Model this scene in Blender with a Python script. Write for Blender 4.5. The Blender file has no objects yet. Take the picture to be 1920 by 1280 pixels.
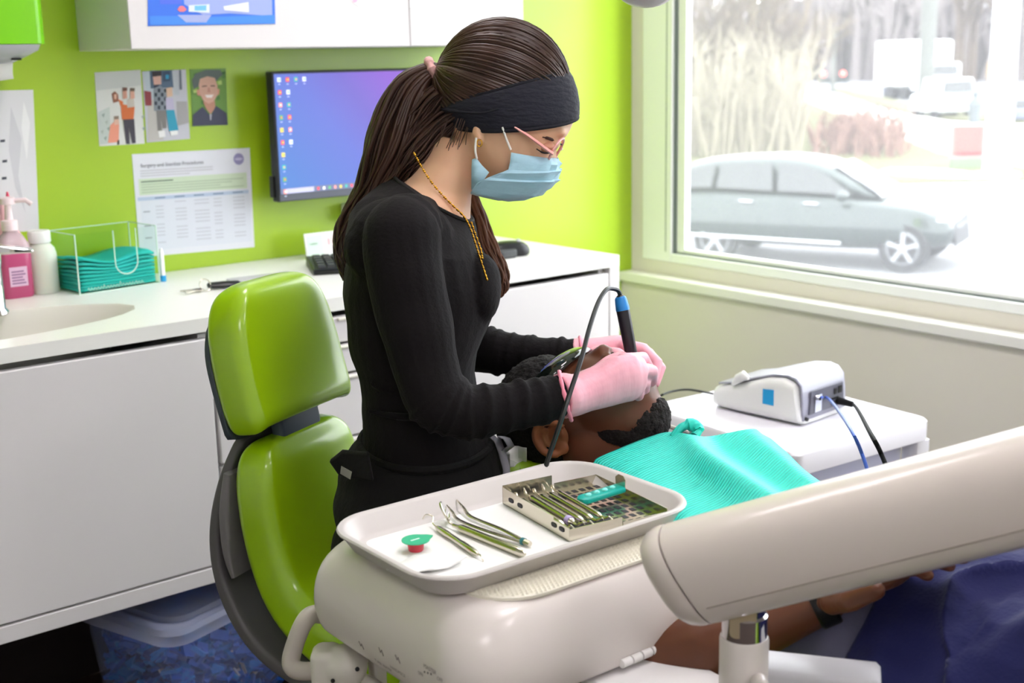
import bpy, bmesh, math, random
from mathutils import Vector as V, Matrix, noise
random.seed(7)
PI = math.pi
SC = bpy.context.scene
COL = SC.collection
# ------------------------------------------------------------------ camera
CAMZ = 1.36
FPX = 2387.37
YAW, PITCH, ROLL = math.radians(38.803), math.radians(12.506), math.radians(1.172)
_f = V((math.sin(YAW)*math.cos(PITCH), math.cos(YAW)*math.cos(PITCH), -math.sin(PITCH)))
_r = V((math.cos(YAW), -math.sin(YAW), 0)); _d = _f.cross(_r)
AR = math.cos(ROLL)*_r + math.sin(ROLL)*_d
AD = -math.sin(ROLL)*_r + math.cos(ROLL)*_d
AF = _f
EYE = V((0, 0, CAMZ))
cam = bpy.data.cameras.new('camera'); camo = bpy.data.objects.new('camera', cam); COL.objects.link(camo)
cam.sensor_width = 36; cam.lens = FPX*36/1920; cam.clip_start = 0.02; cam.clip_end = 600
cam.dof.use_dof = True; cam.dof.focus_distance = 1.66; cam.dof.aperture_fstop = 6.3
m4 = Matrix.Identity(4)
for i in range(3):
    m4[i][0] = AR[i]; m4[i][1] = -AD[i]; m4[i][2] = -AF[i]; m4[i][3] = EYE[i]
camo.matrix_world = m4
SC.camera = camo
# ------------------------------------------------------------------ view, world, sun
SC.view_settings.view_transform = 'Standard'; SC.view_settings.look = 'None'
SC.view_settings.exposure = 0.0; SC.view_settings.gamma = 1.0
SC.view_settings.use_curve_mapping = False
SC.cycles.max_bounces = 8; SC.cycles.transparent_max_bounces = 24
SC.cycles.use_denoising = True
W = bpy.data.worlds.new('sky'); SC.world = W; W.use_nodes = True
_bg = W.node_tree.nodes['Background']; _bg.inputs[0].default_value = (0.96, 0.95, 1.0, 1); _bg.inputs[1].default_value = 6.8
sun = bpy.data.lights.new('sun', 'SUN'); suno = bpy.data.objects.new('sun', sun); COL.objects.link(suno)
sun.energy = 3.0; sun.angle = 0.15; sun.color = (1, 0.97, 0.92)
suno.rotation_euler = V((-0.25, 0.75, -0.6)).to_track_quat('-Z', 'Y').to_euler()
CEIL_FILL_POWER = 13.0

# ------------------------------------------------------------------ helpers
def ray(x, y): return AR*((x-960)/FPX) + AD*((y-640)/FPX) + AF
def at(x, y, q): return EYE + ray(x, y)*q
def onz(x, y, z): d = ray(x, y); return EYE + d*((z-CAMZ)/d.z)
def onx(x, y, v): d = ray(x, y); return EYE + d*(v/d.x)
def ony(x, y, v): d = ray(x, y); return EYE + d*(v/d.y)
HR = V((math.cos(YAW), -math.sin(YAW), 0)); HF = V((math.sin(YAW), math.cos(YAW), 0)); UP = V((0, 0, 1))

def lin(c):
    return tuple(((v/255)/12.92 if v/255 <= 0.04045 else ((v/255+0.055)/1.055)**2.4) for v in c[:3])
_mc = {}
def mat(name, c, rough=0.5, metal=0.0, spec=0.5, coat=0.0, crough=0.08, trans=0.0, ior=1.45, var=0.0, vscale=8.0, bump=0.0, bscale=60.0, emit=0.0, sheen=0.0, sss=0.0, stretch=None, alpha=1.0):
    if name in _mc: return _mc[name]
    m = bpy.data.materials.new(name); m.use_nodes = True; _mc[name] = m
    nt = m.node_tree; b = nt.nodes['Principled BSDF']
    L = lin(c); b.inputs['Base Color'].default_value = (*L, 1)
    b.inputs['Roughness'].default_value = rough; b.inputs['Metallic'].default_value = metal
    b.inputs['Specular IOR Level'].default_value = spec; b.inputs['IOR'].default_value = ior
    b.inputs['Coat Weight'].default_value = coat; b.inputs['Coat Roughness'].default_value = crough
    b.inputs['Transmission Weight'].default_value = trans; b.inputs['Alpha'].default_value = alpha
    if sheen: b.inputs['Sheen Weight'].default_value = sheen; b.inputs['Sheen Roughness'].default_value = 0.4
    if sss:
        b.inputs['Subsurface Weight'].default_value = sss; b.inputs['Subsurface Scale'].default_value = 0.01
    if emit:
        b.inputs['Emission Color'].default_value = (*L, 1); b.inputs['Emission Strength'].default_value = emit
    if var or bump:
        tc = nt.nodes.new('ShaderNodeTexCoord')
        src = tc.outputs['Object']
        if stretch:
            mp = nt.nodes.new('ShaderNodeMapping'); mp.inputs['Scale'].default_value = stretch
            nt.links.new(src, mp.inputs[0]); src = mp.outputs[0]
    if var:
        n = nt.nodes.new('ShaderNodeTexNoise'); n.inputs['Scale'].default_value = vscale; n.inputs['Detail'].default_value = 4
        nt.links.new(src, n.inputs['Vector'])
        r = nt.nodes.new('ShaderNodeValToRGB')
        r.color_ramp.elements[0].position = 0.3; r.color_ramp.elements[1].position = 0.7
        r.color_ramp.elements[0].color = (*[v*(1-var) for v in L], 1); r.color_ramp.elements[1].color = (*[min(1, v*(1+var)) for v in L], 1)
        nt.links.new(n.outputs[0], r.inputs[0]); nt.links.new(r.outputs[0], b.inputs['Base Color'])
    if bump:
        n = nt.nodes.new('ShaderNodeTexNoise'); n.inputs['Scale'].default_value = bscale; n.inputs['Detail'].default_value = 3
        nt.links.new(src, n.inputs['Vector'])
        bp = nt.nodes.new('ShaderNodeBump'); bp.inputs['Strength'].default_value = bump; bp.inputs['Distance'].default_value = 0.01
        nt.links.new(n.outputs[0], bp.inputs['Height']); nt.links.new(bp.outputs[0], b.inputs['Normal'])
    return m
def ink(c, rough=0.6): return mat('print_%02x%02x%02x' % tuple(int(v) for v in c), c, rough)
def clear(name, tint, glossy=0.08, haze=0.0, hazec=(1, 1, 1), edge=True):
    """thin clear sheet: lets light straight through, reflects a little, and scatters a share of it"""
    if name in _mc: return _mc[name]
    m = bpy.data.materials.new(name); m.use_nodes = True; _mc[name] = m
    nt = m.node_tree; nt.nodes.clear(); N = nt.nodes.new
    out = N('ShaderNodeOutputMaterial'); tr = N('ShaderNodeBsdfTransparent'); tr.inputs[0].default_value = (*tint, 1)
    gl = N('ShaderNodeBsdfGlossy'); gl.inputs['Roughness'].default_value = 0.03
    mx = N('ShaderNodeMixShader')
    if edge:
        fr = N('ShaderNodeLayerWeight'); fr.inputs[0].default_value = .12; nt.links.new(fr.outputs['Fresnel'], mx.inputs[0])
        if hasattr(fr, 'label'):
            ge = N('ShaderNodeNewGeometry'); ml = N('ShaderNodeMath'); ml.operation = 'SUBTRACT'; ml.inputs[0].default_value = 1
            nt.links.new(ge.outputs['Backfacing'], ml.inputs[1]); m3 = N('ShaderNodeMath'); m3.operation = 'MULTIPLY'
            nt.links.new(ml.outputs[0], m3.inputs[0]); nt.links.new(fr.outputs['Fresnel'], m3.inputs[1]); nt.links.new(m3.outputs[0], mx.inputs[0])
    else: mx.inputs[0].default_value = glossy
    nt.links.new(tr.outputs[0], mx.inputs[1]); nt.links.new(gl.outputs[0], mx.inputs[2])
    last = mx
    if haze:
        tl = N('ShaderNodeBsdfTranslucent'); tl.inputs[0].default_value = (*hazec, 1)
        df = N('ShaderNodeBsdfDiffuse'); df.inputs[0].default_value = (*hazec, 1)
        h = N('ShaderNodeMixShader'); h.inputs[0].default_value = 0.5
        nt.links.new(tl.outputs[0], h.inputs[1]); nt.links.new(df.outputs[0], h.inputs[2])
        m2 = N('ShaderNodeMixShader'); m2.inputs[0].default_value = haze
        nt.links.new(last.outputs[0], m2.inputs[1]); nt.links.new(h.outputs[0], m2.inputs[2]); last = m2
    nt.links.new(last.outputs[0], out.inputs[0])
    return m

def cr(pts, n=6):
    """Catmull-Rom through a list of tuples / vectors"""
    P = [V(p) for p in pts]; out = []
    for i in range(len(P)-1):
        a = P[max(i-1, 0)]; b = P[i]; c = P[i+1]; d = P[min(i+2, len(P)-1)]
        for k in range(n):
            t = k/n
            out.append(0.5*((2*b)+(c-a)*t+(2*a-5*b+4*c-d)*t*t+(3*b-a-3*c+d)*t**3))
    out.append(P[-1]); return out
def crs(vals, n=6): return [p.x for p in cr([(v, 0, 0) for v in vals], n)]

class MB:
    def __init__(s, m=None): s.v = []; s.f = []; s.fm = []; s.m = m
    def add(s, vs, fs, m=None):
        o = len(s.v); s.v += [V(p) for p in vs]; mm = m or s.m
        for f in fs: s.f.append([o+i for i in f]); s.fm.append(mm)
        return o
    def xf(s, M, a=0):
        for i in range(a, len(s.v)): s.v[i] = M @ s.v[i]
    def box(s, c, d, R=None, m=None):
        c = V(c); hx, hy, hz = d[0]/2, d[1]/2, d[2]/2; vs = []
        for x in (-hx, hx):
            for y in (-hy, hy):
                for z in (-hz, hz):
                    p = V((x, y, z)); vs.append(c + (R @ p if R else p))
        s.add(vs, [(0, 1, 3, 2), (4, 6, 7, 5), (0, 4, 5, 1), (2, 3, 7, 6), (0, 2, 6, 4), (1, 5, 7, 3)], m)
    def bb(s, a, b, m=None): s.box([(a[i]+b[i])/2 for i in range(3)], [abs(b[i]-a[i]) for i in range(3)], None, m)
    def loft(s, rings, cap=(True, True), m=None, closed=False):
        n = len(rings[0]); vs = [p for r in rings for p in r]; fs = []
        K = len(rings)
        for i in range(K if closed else K-1):
            j = (i+1) % K
            for k in range(n):
                l = (k+1) % n; fs.append((i*n+k, i*n+l, j*n+l, j*n+k))
        if not closed:
            if cap[0]: fs.append(tuple(reversed(range(n))))
            if cap[1]: fs.append(tuple((K-1)*n+k for k in range(n)))
        s.add(vs, fs, m)
    def grid(s, rows, m=None):
        n = len(rows[0]); vs = [p for r in rows for p in r]; fs = []
        for i in range(len(rows)-1):
            for k in range(n-1): fs.append((i*n+k, i*n+k+1, (i+1)*n+k+1, (i+1)*n+k))
        s.add(vs, fs, m)
    def tube(s, pts, rad, n=10, m=None, cap=True, flat=1.0, up=None):
        P = [V(p) for p in pts]; K = len(P)
        if not hasattr(rad, '__len__'): rad = [rad]*K
        rings = []; prev = None
        for i in range(K):
            t = (P[min(i+1, K-1)]-P[max(i-1, 0)])
            t = t.normalized() if t.length > 1e-9 else V((0, 0, 1))
            if prev is None:
                a = V(up) if up else (V((0, 0, 1)) if abs(t.z) < 0.9 else V((1, 0, 0)))
                u = t.cross(a).normalized()
            else:
                u = (prev - t*prev.dot(t)); u = u.normalized() if u.length > 1e-6 else prev
            prev = u; w = t.cross(u)
            rings.append([P[i]+(u*math.cos(2*PI*k/n)+w*math.sin(2*PI*k/n)*flat)*rad[i] for k in range(n)])
        s.loft(rings, (cap, cap), m)
    def lathe(s, prof, c, n=24, m=None, R=None):
        c = V(c); rings = []
        for r, h in prof:
            rg = []
            for k in range(n):
                p = V((r*math.cos(2*PI*k/n), r*math.sin(2*PI*k/n), h)); rg.append(c+(R @ p if R else p))
            rings.append(rg)
        s.loft(rings, (True, True), m)
    def ell(s, c, r, R=None, nu=20, nv=12, m=None):
        c = V(c); rings = []
        if not hasattr(r, '__len__'): r = (r, r, r)
        vs = []; fs = []
        for j in range(1, nv):
            th = PI*j/nv
            for k in range(nu):
                ph = 2*PI*k/nu
                p = V((r[0]*math.sin(th)*math.cos(ph), r[1]*math.sin(th)*math.sin(ph), r[2]*math.cos(th)))
                vs.append(c+(R @ p if R else p))
        top = V((0, 0, r[2])); vs.append(c+(R @ top if R else top)); vs.append(c-(R @ top if R else top))
        t = len(vs)-2; b = len(vs)-1
        for j in range(nv-2):
            for k in range(nu):
                l = (k+1) % nu; fs.append((j*nu+k, (j+1)*nu+k, (j+1)*nu+l, j*nu+l))
        for k in range(nu):
            l = (k+1) % nu; fs.append((t, k, l)); fs.append((b, (nv-2)*nu+l, (nv-2)*nu+k))
        s.add(vs, fs, m)
    def prism(s, poly, off, m=None):
        P = [V(p) for p in poly]; o = V(off); n = len(P)
        fs = [tuple(range(n)), tuple(reversed(range(n, 2*n)))]
        for k in range(n): l = (k+1) % n; fs.append((k, k+n, l+n, l))
        s.add(P+[p+o for p in P], fs, m)
    def quad(s, a, b, c, d, m=None): s.add([a, b, c, d], [(0, 1, 2, 3)], m)
    def make(s, name, off=V((0, 0, 0)), ang=40, fixn=True):
        me = bpy.data.meshes.new(name)
        me.from_pydata([tuple(p-off) for p in s.v], [], s.f)
        ms = []
        for q in s.fm:
            if q not in ms: ms.append(q)
        for q in ms: me.materials.append(q)
        me.polygons.foreach_set('material_index', [ms.index(q) for q in s.fm])
        me.polygons.foreach_set('use_smooth', [True]*len(s.f))
        if fixn:
            bm = bmesh.new(); bm.from_mesh(me); bmesh.ops.recalc_face_normals(bm, faces=bm.faces); bm.to_mesh(me); bm.free()
        me.update()
        try: me.set_sharp_from_angle(angle=math.radians(ang))
        except Exception: pass
        return me
    def build(s, name, parent=None, bevel=0, segs=2, sub=0, solid=0, kind=None, label=None, ang=40, fixn=True, sol_off=0):
        off = V((0, 0, 0)); p = parent
        while p is not None: off += p.location; p = p.parent
        loc = V((0, 0, 0))
        if parent is None:
            xs = [q.x for q in s.v]; ys = [q.y for q in s.v]; zs = [q.z for q in s.v]
            loc = V(((min(xs)+max(xs))/2, (min(ys)+max(ys))/2, min(zs))); off = loc
        o = bpy.data.objects.new(name, s.make(name, off, ang, fixn)); COL.objects.link(o); o.location = loc
        if parent is not None: o.parent = parent
        if solid:
            md = o.modifiers.new('solid', 'SOLIDIFY'); md.thickness = solid; md.offset = sol_off
        if bevel:
            md = o.modifiers.new('bevel', 'BEVEL'); md.width = bevel; md.segments = segs; md.limit_method = 'ANGLE'; md.angle_limit = math.radians(35)
        if sub:
            md = o.modifiers.new('sub', 'SUBSURF'); md.levels = sub; md.render_levels = sub
        if kind: o['kind'] = kind
        if label: o['label'] = label
        return o
    def fuse(s, name, parent, voxel=0.004, smooth=4, label=None, sub=0, post=None):
        """join overlapping closed shapes into one continuous skin"""
        tmp = bpy.data.objects.new('tmp', s.make('tmp')); COL.objects.link(tmp)
        md = tmp.modifiers.new('r', 'REMESH'); md.mode = 'VOXEL'; md.voxel_size = voxel
        if smooth:
            md = tmp.modifiers.new('s', 'SMOOTH'); md.factor = 0.5; md.iterations = smooth
        dg = bpy.context.evaluated_depsgraph_get(); dg.update()
        me = bpy.data.meshes.new_from_object(tmp.evaluated_get(dg))
        old = tmp.data; bpy.data.objects.remove(tmp); bpy.data.meshes.remove(old)
        off = V((0, 0, 0)); p = parent
        while p is not None: off += p.location; p = p.parent
        if post:
            n_ = len(me.vertices); ca = [0.0]*(3*n_); na = [0.0]*(3*n_)
            me.vertices.foreach_get('co', ca); me.vertices.foreach_get('normal', na)
            for i in range(n_):
                c = post(V(ca[3*i:3*i+3]), V(na[3*i:3*i+3])); ca[3*i:3*i+3] = c
            me.vertices.foreach_set('co', ca); me.update()
        me.transform(Matrix.Translation(-off)); me.name = name
        me.materials.clear(); me.materials.append(s.m)
        me.polygons.foreach_set('material_index', [0]*len(me.polygons))
        me.polygons.foreach_set('use_smooth', [True]*len(me.polygons))
        o = bpy.data.objects.new(name, me); COL.objects.link(o)
        if parent is not None: o.parent = parent
        if label: o['label'] = label
        return o

def rr(cx, cy, hx, hy, r, z, n=5, rot=0.0):
    """ring: rounded rectangle in a level plane"""
    out = []; r = min(r, hx, hy)
    for (sx, sy, a0) in ((1, 1, 0), (-1, 1, PI/2), (-1, -1, PI), (1, -1, 3*PI/2)):
        for k in range(n+1):
            a = a0+PI/2*k/n
            x = sx*(hx-r)+r*math.cos(a); y = sy*(hy-r)+r*math.sin(a)
            out.append(V((cx+x*math.cos(rot)-y*math.sin(rot), cy+x*math.sin(rot)+y*math.cos(rot), z)))
    return out
def frame(x, y, z): return Matrix((x, y, z)).transposed()
def thing(name, label, cat, loc=(0, 0, 0), group=None):
    o = bpy.data.objects.new(name, None); COL.objects.link(o); o.location = loc; o.empty_display_size = 0.05
    o['label'] = label; o['category'] = cat
    if group: o['group'] = group
    return o
def tag(o, label, cat, group=None):
    o['label'] = label; o['category'] = cat
    if group: o['group'] = group
    return o
def struct(o): o['kind'] = 'structure'; return o
def dup(root, delta, label=None):
    r = root.copy(); COL.objects.link(r); r.location = root.location + V(delta)
    if label: r['label'] = label
    for ch in root.children:
        c = ch.copy(); COL.objects.link(c); c.parent = r
        for g in ch.children:
            d = g.copy(); COL.objects.link(d); d.parent = c
    return r
def text_mesh(mb, body, origin, xdir, ydir, size, m, depth=0.0003):
    cu = bpy.data.curves.new('t', 'FONT'); cu.body = body; cu.size = size
    o = bpy.data.objects.new('t', cu); COL.objects.link(o)
    dg = bpy.context.evaluated_depsgraph_get(); dg.update()
    me = bpy.data.meshes.new_from_object(o.evaluated_get(dg))
    xd = V(xdir).normalized(); yd = V(ydir).normalized(); nd = xd.cross(yd)
    mb.add([V(origin)+xd*p.co.x+yd*p.co.y+nd*depth for p in me.vertices], [tuple(f.vertices) for f in me.polygons], m)
    bpy.data.objects.remove(o); bpy.data.curves.remove(cu); bpy.data.meshes.remove(me)

# ------------------------------------------------------------------ shared materials
M_white = mat('white_lacquer', (238, 236, 232), 0.35, coat=0.1)
M_cab = mat('white_cabinet_laminate', (224, 221, 221), 0.42)
M_top = mat('white_worktop', (243, 243, 238), 0.3)
M_plas = mat('white_moulded_plastic', (230, 222, 218), 0.28, coat=0.3)
M_grey = mat('grey_plastic', (190, 190, 192), 0.4)
M_dark = mat('dark_gap', (40, 38, 36), 0.7)
M_black = mat('black_plastic', (22, 23, 25), 0.35)
M_steel = mat('brushed_steel', (214, 208, 192), 0.22, metal=1.0)
M_chrome = mat('chrome', (235, 235, 238), 0.06, metal=1.0)
M_vinyl = mat('lime_vinyl', (158, 202, 8), 0.34, coat=0.8, crough=.16, bump=0.02, bscale=300)
M_lime = mat('lime_wall_paint', (164, 200, 0), 0.5, spec=0.7, coat=0.75, crough=0.26, bump=0.02, bscale=180)
M_paper = mat('white_paper', (240, 240, 238), 0.7)
M_teal = mat('teal_bib_paper', (30, 205, 190), 0.6)
M_gasket = mat('window_gasket', (120, 130, 128), 0.6)
# ================================================================== the room
XR, YB, ZC = 2.677, 2.743, 2.62
X0, Y0 = -1.7, -1.7
M_wallr = mat('pale_grey_wall_paint', (222, 216, 206), 0.6, bump=0.02, bscale=180)
M_floor = mat('dark_brown_vinyl_floor', (62, 44, 38), 0.45, var=0.25, vscale=5, stretch=(1, 6, 1))
M_ceil = mat('white_ceiling_paint', (244, 244, 242), 0.8)
b = MB(M_floor); b.bb((X0-.15, Y0-.15, -.08), (XR+.15, YB+.15, 0)); struct(b.build('floor'))
b = MB(M_ceil); b.bb((X0-.15, Y0-.15, ZC), (XR+.15, YB+.15, ZC+.1)); struct(b.build('ceiling'))
b = MB(M_lime); b.bb((X0-.15, YB, 0), (XR+.15, YB+.15, ZC)); struct(b.build('wall_back'))
b = MB(M_ceil); b.bb((X0-.15, Y0, 0), (X0, YB, ZC)); struct(b.build('wall_left'))
b = MB(M_ceil); b.bb((X0-.15, Y0-.15, 0), (XR+.15, Y0, ZC)); struct(b.build('wall_front'))
WY0, WY1, WZ0, WZ1 = 0.1, 2.694, 0.770, 2.30       # window opening in the right wall
b = MB(M_wallr)
b.bb((XR, Y0, 0), (XR+.05, YB, WZ0)); b.bb((XR, Y0, WZ1), (XR+.05, YB, ZC))
b.bb((XR, WY1, WZ0), (XR+.05, YB, WZ1)); b.bb((XR, Y0, WZ0), (XR+.05, WY0, WZ1))
b.bb((2.634, Y0, 0), (XR, YB, 0.702))
struct(b.build('wall_right'))
b = MB(M_white); b.bb((2.622, Y0, 0.702), (XR, YB, 0.731)); struct(b.build('trim_1', bevel=.004))
# window: outer casing, dark gasket, inner sash, pane with the outdoor glare mixed in as haze
win = bpy.data.objects.new('window_1', None); COL.objects.link(win); win.location = (XR, 1.4, WZ0); struct(win)
def ringframe(b, x0, x1, y0, y1, z0, z1, wl, wr, wb, wt):
    b.bb((x0, y0, z0), (x1, y0+wl, z1)); b.bb((x0, y1-wr, z0), (x1, y1, z1))
    b.bb((x0, y0+wl, z0), (x1, y1-wr, z0+wb)); b.bb((x0, y0+wl, z1-wt), (x1, y1-wr, z1))
M_wf = mat('white_window_frame', (244, 245, 244), 0.35)
b = MB(M_wf); ringframe(b, XR-.004, XR+.05, WY0, WY1, WZ0, WZ1, .12, .118, .026, .06); b.build('window_frame', win, bevel=.003)
b = MB(M_gasket); ringframe(b, XR+.004, XR+.03, WY0+.12, WY1-.118, WZ0+.026, WZ1-.06, .008, .008, .0025, .008); b.build('gasket', win)
b = MB(M_wf); ringframe(b, XR+.01, XR+.034, WY0+.128, WY1-.126, WZ0+.0285, WZ1-.068, .032, .032, .012, .03); b.build('sash', win, bevel=.003)
b = MB(clear('glare_haze_glass', (.97, 1, .99), haze=.09, hazec=(.95, .97, 1.0))); b.bb((XR+.020, WY0+.155, WZ0+.038), (XR+.024, WY1-.154, WZ1-.096)); b.build('pane', win)
b = MB(M_gasket); b.bb((XR-.0045, WY1-.098, WZ0+.03), (XR-.003, WY1-.095, WZ1-.03)); b.build('frame_joint', win)

# unseen ceiling panels added to fill the room with light
fillm = mat('fill_diffuser', (255, 252, 246), 0.5, emit=1.6)
for i, (x, y) in enumerate(((1.3, .7), (-.4, -.8), (1.3, 1.95), (1.3, -.8))):
    t = thing('ceiling_fill_panel', ('square white fill light panel added above the %s' % ['patient chair', 'room behind the camera', 'worktop', 'front right floor'][i]), 'lamp', (x, y, ZC-.03), 'added ceiling fill panels')
    f = MB(M_white); ringframe_z = [(x-.31, y-.31, x+.31, y-.28), (x-.31, y+.28, x+.31, y+.31), (x-.31, y-.28, x-.28, y+.28), (x+.28, y-.28, x+.31, y+.28)]
    for (a, c, d, e) in ringframe_z: f.bb((a, c, ZC-.03), (d, e, ZC))
    f.build('fill_panel_frame', t)
    d = MB(fillm); d.bb((x-.28, y-.28, ZC-.02), (x+.28, y+.28, ZC-.012)); d.build('fill_panel_diffuser', t)
    la = bpy.data.lights.new('fill_light', 'AREA'); la.size = .54; la.energy = CEIL_FILL_POWER; la.color = (1, .92, .96)
    lo = bpy.data.objects.new('fill_light', la); COL.objects.link(lo); lo.parent = t; lo.location = (0, 0, .002)

# ================================================================== worktop with basin, cabinets
YF, ZT = 2.176, 0.90
def base_cabinet(name, label, x0, x1):
    t = thing(name, label, 'cabinet', ((x0+x1)/2, YF+.28, .377), None)
    b = MB(M_cab)
    b.bb((x0, YF+.021, .379), (x0+.016, YB-.002, .866)); b.bb((x1-.016, YF+.021, .379), (x1, YB-.002, .866))
    b.bb((x0+.016, YF+.021, .379), (x1-.016, YB-.002, .395)); b.bb((x0+.016, YB-.02, .395), (x1-.016, YB-.002, .866))
    b.build('carcass', t)
    r = MB(M_cab); r.bb((x0, YF, .377), (x1, YF+.02, .4085)); r.build('bottom_rail', t, bevel=.0015)
    return t
def front(t, name, x0, x1, z0, z1, bev=.0025):
    b = MB(M_cab); b.bb((x0+.0022, YF, z0+.002), (x1-.0022, YF+.019, z1-.002)); return b.build(name, t, bevel=bev)
t = base_cabinet('sink_cabinet', 'white base cabinet with one wide plain door under the sink, leftmost unit', -.35, 1.0235)
front(t, 'door', .36, 1.0235, .4105, .862); front(t, 'door', -.35, .36, .4105, .862)
t = base_cabinet('drawer_cabinet', 'white base cabinet with stacked drawers behind the green stool', 1.0255, 1.548)
for (z0, z1) in ((.806, .862), (.742, .804), (.608, .740), (.4105, .606)):
    d = front(t, 'drawer', 1.0255, 1.548, z0, z1)
    l = MB(mat('pale_drawer_lip', (240, 238, 226), .4)); l.bb((1.30, YF-.006, z1-.009), (1.546, YF+.001, z1-.003)); l.build('pull_lip', d, bevel=.0015)
t = base_cabinet('end_cabinet', 'white base cabinet with plain front at the window end of the worktop', 1.55, 2.05)
front(t, 'door', 1.55, 2.05, .4105, .862)
b = MB(M_cab); b.bb((2.052, YF, 0), (2.083, YB-.002, .8735)); b.build('end_panel', t, bevel=.0015)

wt = thing('worktop', 'white continuous worktop with an oval moulded basin along the green wall', 'worktop', (.9, 2.45, .873))
b = MB(M_top)
sx, sy, srx, sry = .545, 2.395, .425, .152
xa, xb = -.05, 1.05
n = 64
def rect_pt(a):
    c, s_ = math.cos(a), math.sin(a)
    kx = ((xb-sx) if c > 0 else (sx-xa))/abs(c) if abs(c) > 1e-6 else 1e9
    ky = ((YB-.002-sy) if s_ > 0 else (sy-YF))/abs(s_) if abs(s_) > 1e-6 else 1e9
    k = min(kx, ky); return (sx+c*k, sy+s_*k)
angs = [2*PI*k/n for k in range(n)]
for cx, cy in ((xb, YB-.002), (xb, YF), (xa, YB-.002), (xa, YF)):      # put a ring point on each corner
    a = math.atan2(cy-sy, cx-sx) % (2*PI); j = min(range(n), key=lambda i: min(abs(angs[i]-a), 2*PI-abs(angs[i]-a))); angs[j] = a
angs.sort()
def ell_ring(k, z, dy=0): return [V((sx+srx*k*math.cos(a2), sy+dy+sry*k*math.sin(a2), z)) for a2 in [math.atan2(math.sin(a)/sry, math.cos(a)/srx) for a in angs]]
R0 = [V((*rect_pt(a), .8735)) for a in angs]; R1 = [V((*rect_pt(a), ZT)) for a in angs]
rings = [R0, R1, ell_ring(1.0, ZT), ell_ring(.985, ZT-.004), ell_ring(.95, ZT-.03), ell_ring(.86, ZT-.075), ell_ring(.68, ZT-.105), ell_ring(.4, ZT-.118), ell_ring(.08, ZT-.12)]
b.loft(rings[:3], (False, False)); b.loft(rings[2:], (False, True), m=mat('shaded_basin', (222, 219, 210), .4))  # basin darker than the slab, its shading put into the colour
b.bb((xa-.55, YF, .8735), (xa, YB-.002, ZT)); b.bb((xb, YF, .8735), (2.083, YB-.002, ZT))
b.build('slab', wt)
b = MB(M_chrome); b.lathe([(.0, 0), (.022, 0), (.022, .003), (.0, .0035)], (sx, sy, ZT-.119)); b.build('drain', wt)

# tap
t = thing('tap', 'chrome mixer tap with a flat lever beside the pink soap', 'tap', (.735, 2.50, ZT))
b = MB(M_chrome); b.lathe([(.026, 0), (.026, .006), (.021, .012), (.020, .09), (.022, .10), (.022, .122), (.017, .128)], (.735, 2.50, ZT)); b.build('tap_body', t)
b = MB(M_chrome); b.tube(cr([(.735, 2.49, ZT+.075), (.70, 2.44, ZT+.088), (.66, 2.375, ZT+.085), (.655, 2.367, ZT+.07)], 5), .012, 12); b.build('spout', t)
b = MB(M_chrome); R = Matrix.Rotation(-.30, 3, 'Z') @ Matrix.Rotation(.12, 3, 'Y')
b.loft([[V((.735, 2.50, ZT+.128)) + R @ V(p) for p in ((x, -w, -h), (x, w, -h), (x, w, h), (x, -w, h))] for x, w, h in ((-.02, .018, .008), (.02, .017, .008), (.075, .013, .004), (.082, .010, .003))])
b.build('lever', t, bevel=.003)

# soap bottle (pink), white jar
p0 = onz(32, 556, ZT)
t = thing('soap_bottle', 'clear pump bottle of pink soap with a white pump behind the tap', 'bottle', p0)
M_pink = mat('pink_soap', (214, 92, 140), .25, trans=.25); M_cl = mat('clear_pink_plastic', (240, 214, 222), .2, trans=.4)
def rlathe(b, prof, c, sx_=1, sy_=1, m=None):
    b.loft([rr(c[0], c[1], r*sx_, r*sy_, r*.55, c[2]+h) for r, h in prof], (True, True), m)
b = MB(M_pink); rlathe(b, [(.031, 0), (.034, .004), (.034, .088), (.033, .092)], p0, 1, .7); b.build('soap', t)
b = MB(M_cl); rlathe(b, [(.033, .092), (.034, .096), (.033, .108), (.024, .125), (.015, .133), (.013, .14)], p0, 1, .7); b.build('shoulder', t)
b = MB(mat('pump_plastic', (246, 226, 230), .35)); b.lathe([(.016, .138), (.016, .158), (.008, .16), (.006, .19), (.016, .192), (.016, .204), (.004, .207)], p0, 18)
b.tube([p0+V((0, 0, .198)), p0+V((.03, -.02, .199)), p0+V((.04, -.026, .19))], .005, 8); b.build('pump', t)
b = MB(ink((226, 190, 214))); b.bb((p0.x-.018, p0.y-.0247, p0.z+.025), (p0.x+.018, p0.y-.0241, p0.z+.065)); 
for k in range(5): b.bb((p0.x-.014, p0.y-.0252, p0.z+.030+k*.006), (p0.x+.014-.003*(k % 3), p0.y-.0246, p0.z+.033+k*.006), ink((150, 110, 150)))
b.build('bottle_label', t)
b = MB(mat('red_nozzle', (226, 50, 96), .35)); q = p0+V((.018, .05, 0)); b.lathe([(.006, .19), (.002, .212)], q, 10, m=None)
b2 = MB(mat('pink_bottle_plastic', (244, 190, 200), .3)); b2.lathe([(.03, 0), (.032, .01), (.032, .12), (.012, .15), (.006, .19)], q+V((-.008, .012, 0)), 18)
t = thing('spray_bottle', 'pink bottle with a small red nozzle standing behind the soap pump', 'bottle', q); b.build('nozzle', t); b2.build('bottle_body', t)
p0 = onz(84, 548, ZT)
t = thing('white_jar', 'white translucent plastic jar with a white screw cap', 'bottle', p0)
b = MB(mat('milky_plastic', (222, 226, 214), .35, sss=.2)); b.lathe([(.028, 0), (.031, .004), (.031, .082), (.028, .094), (.018, .106), (.017, .112)], p0, 28); b.build('jar_body', t)
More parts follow.
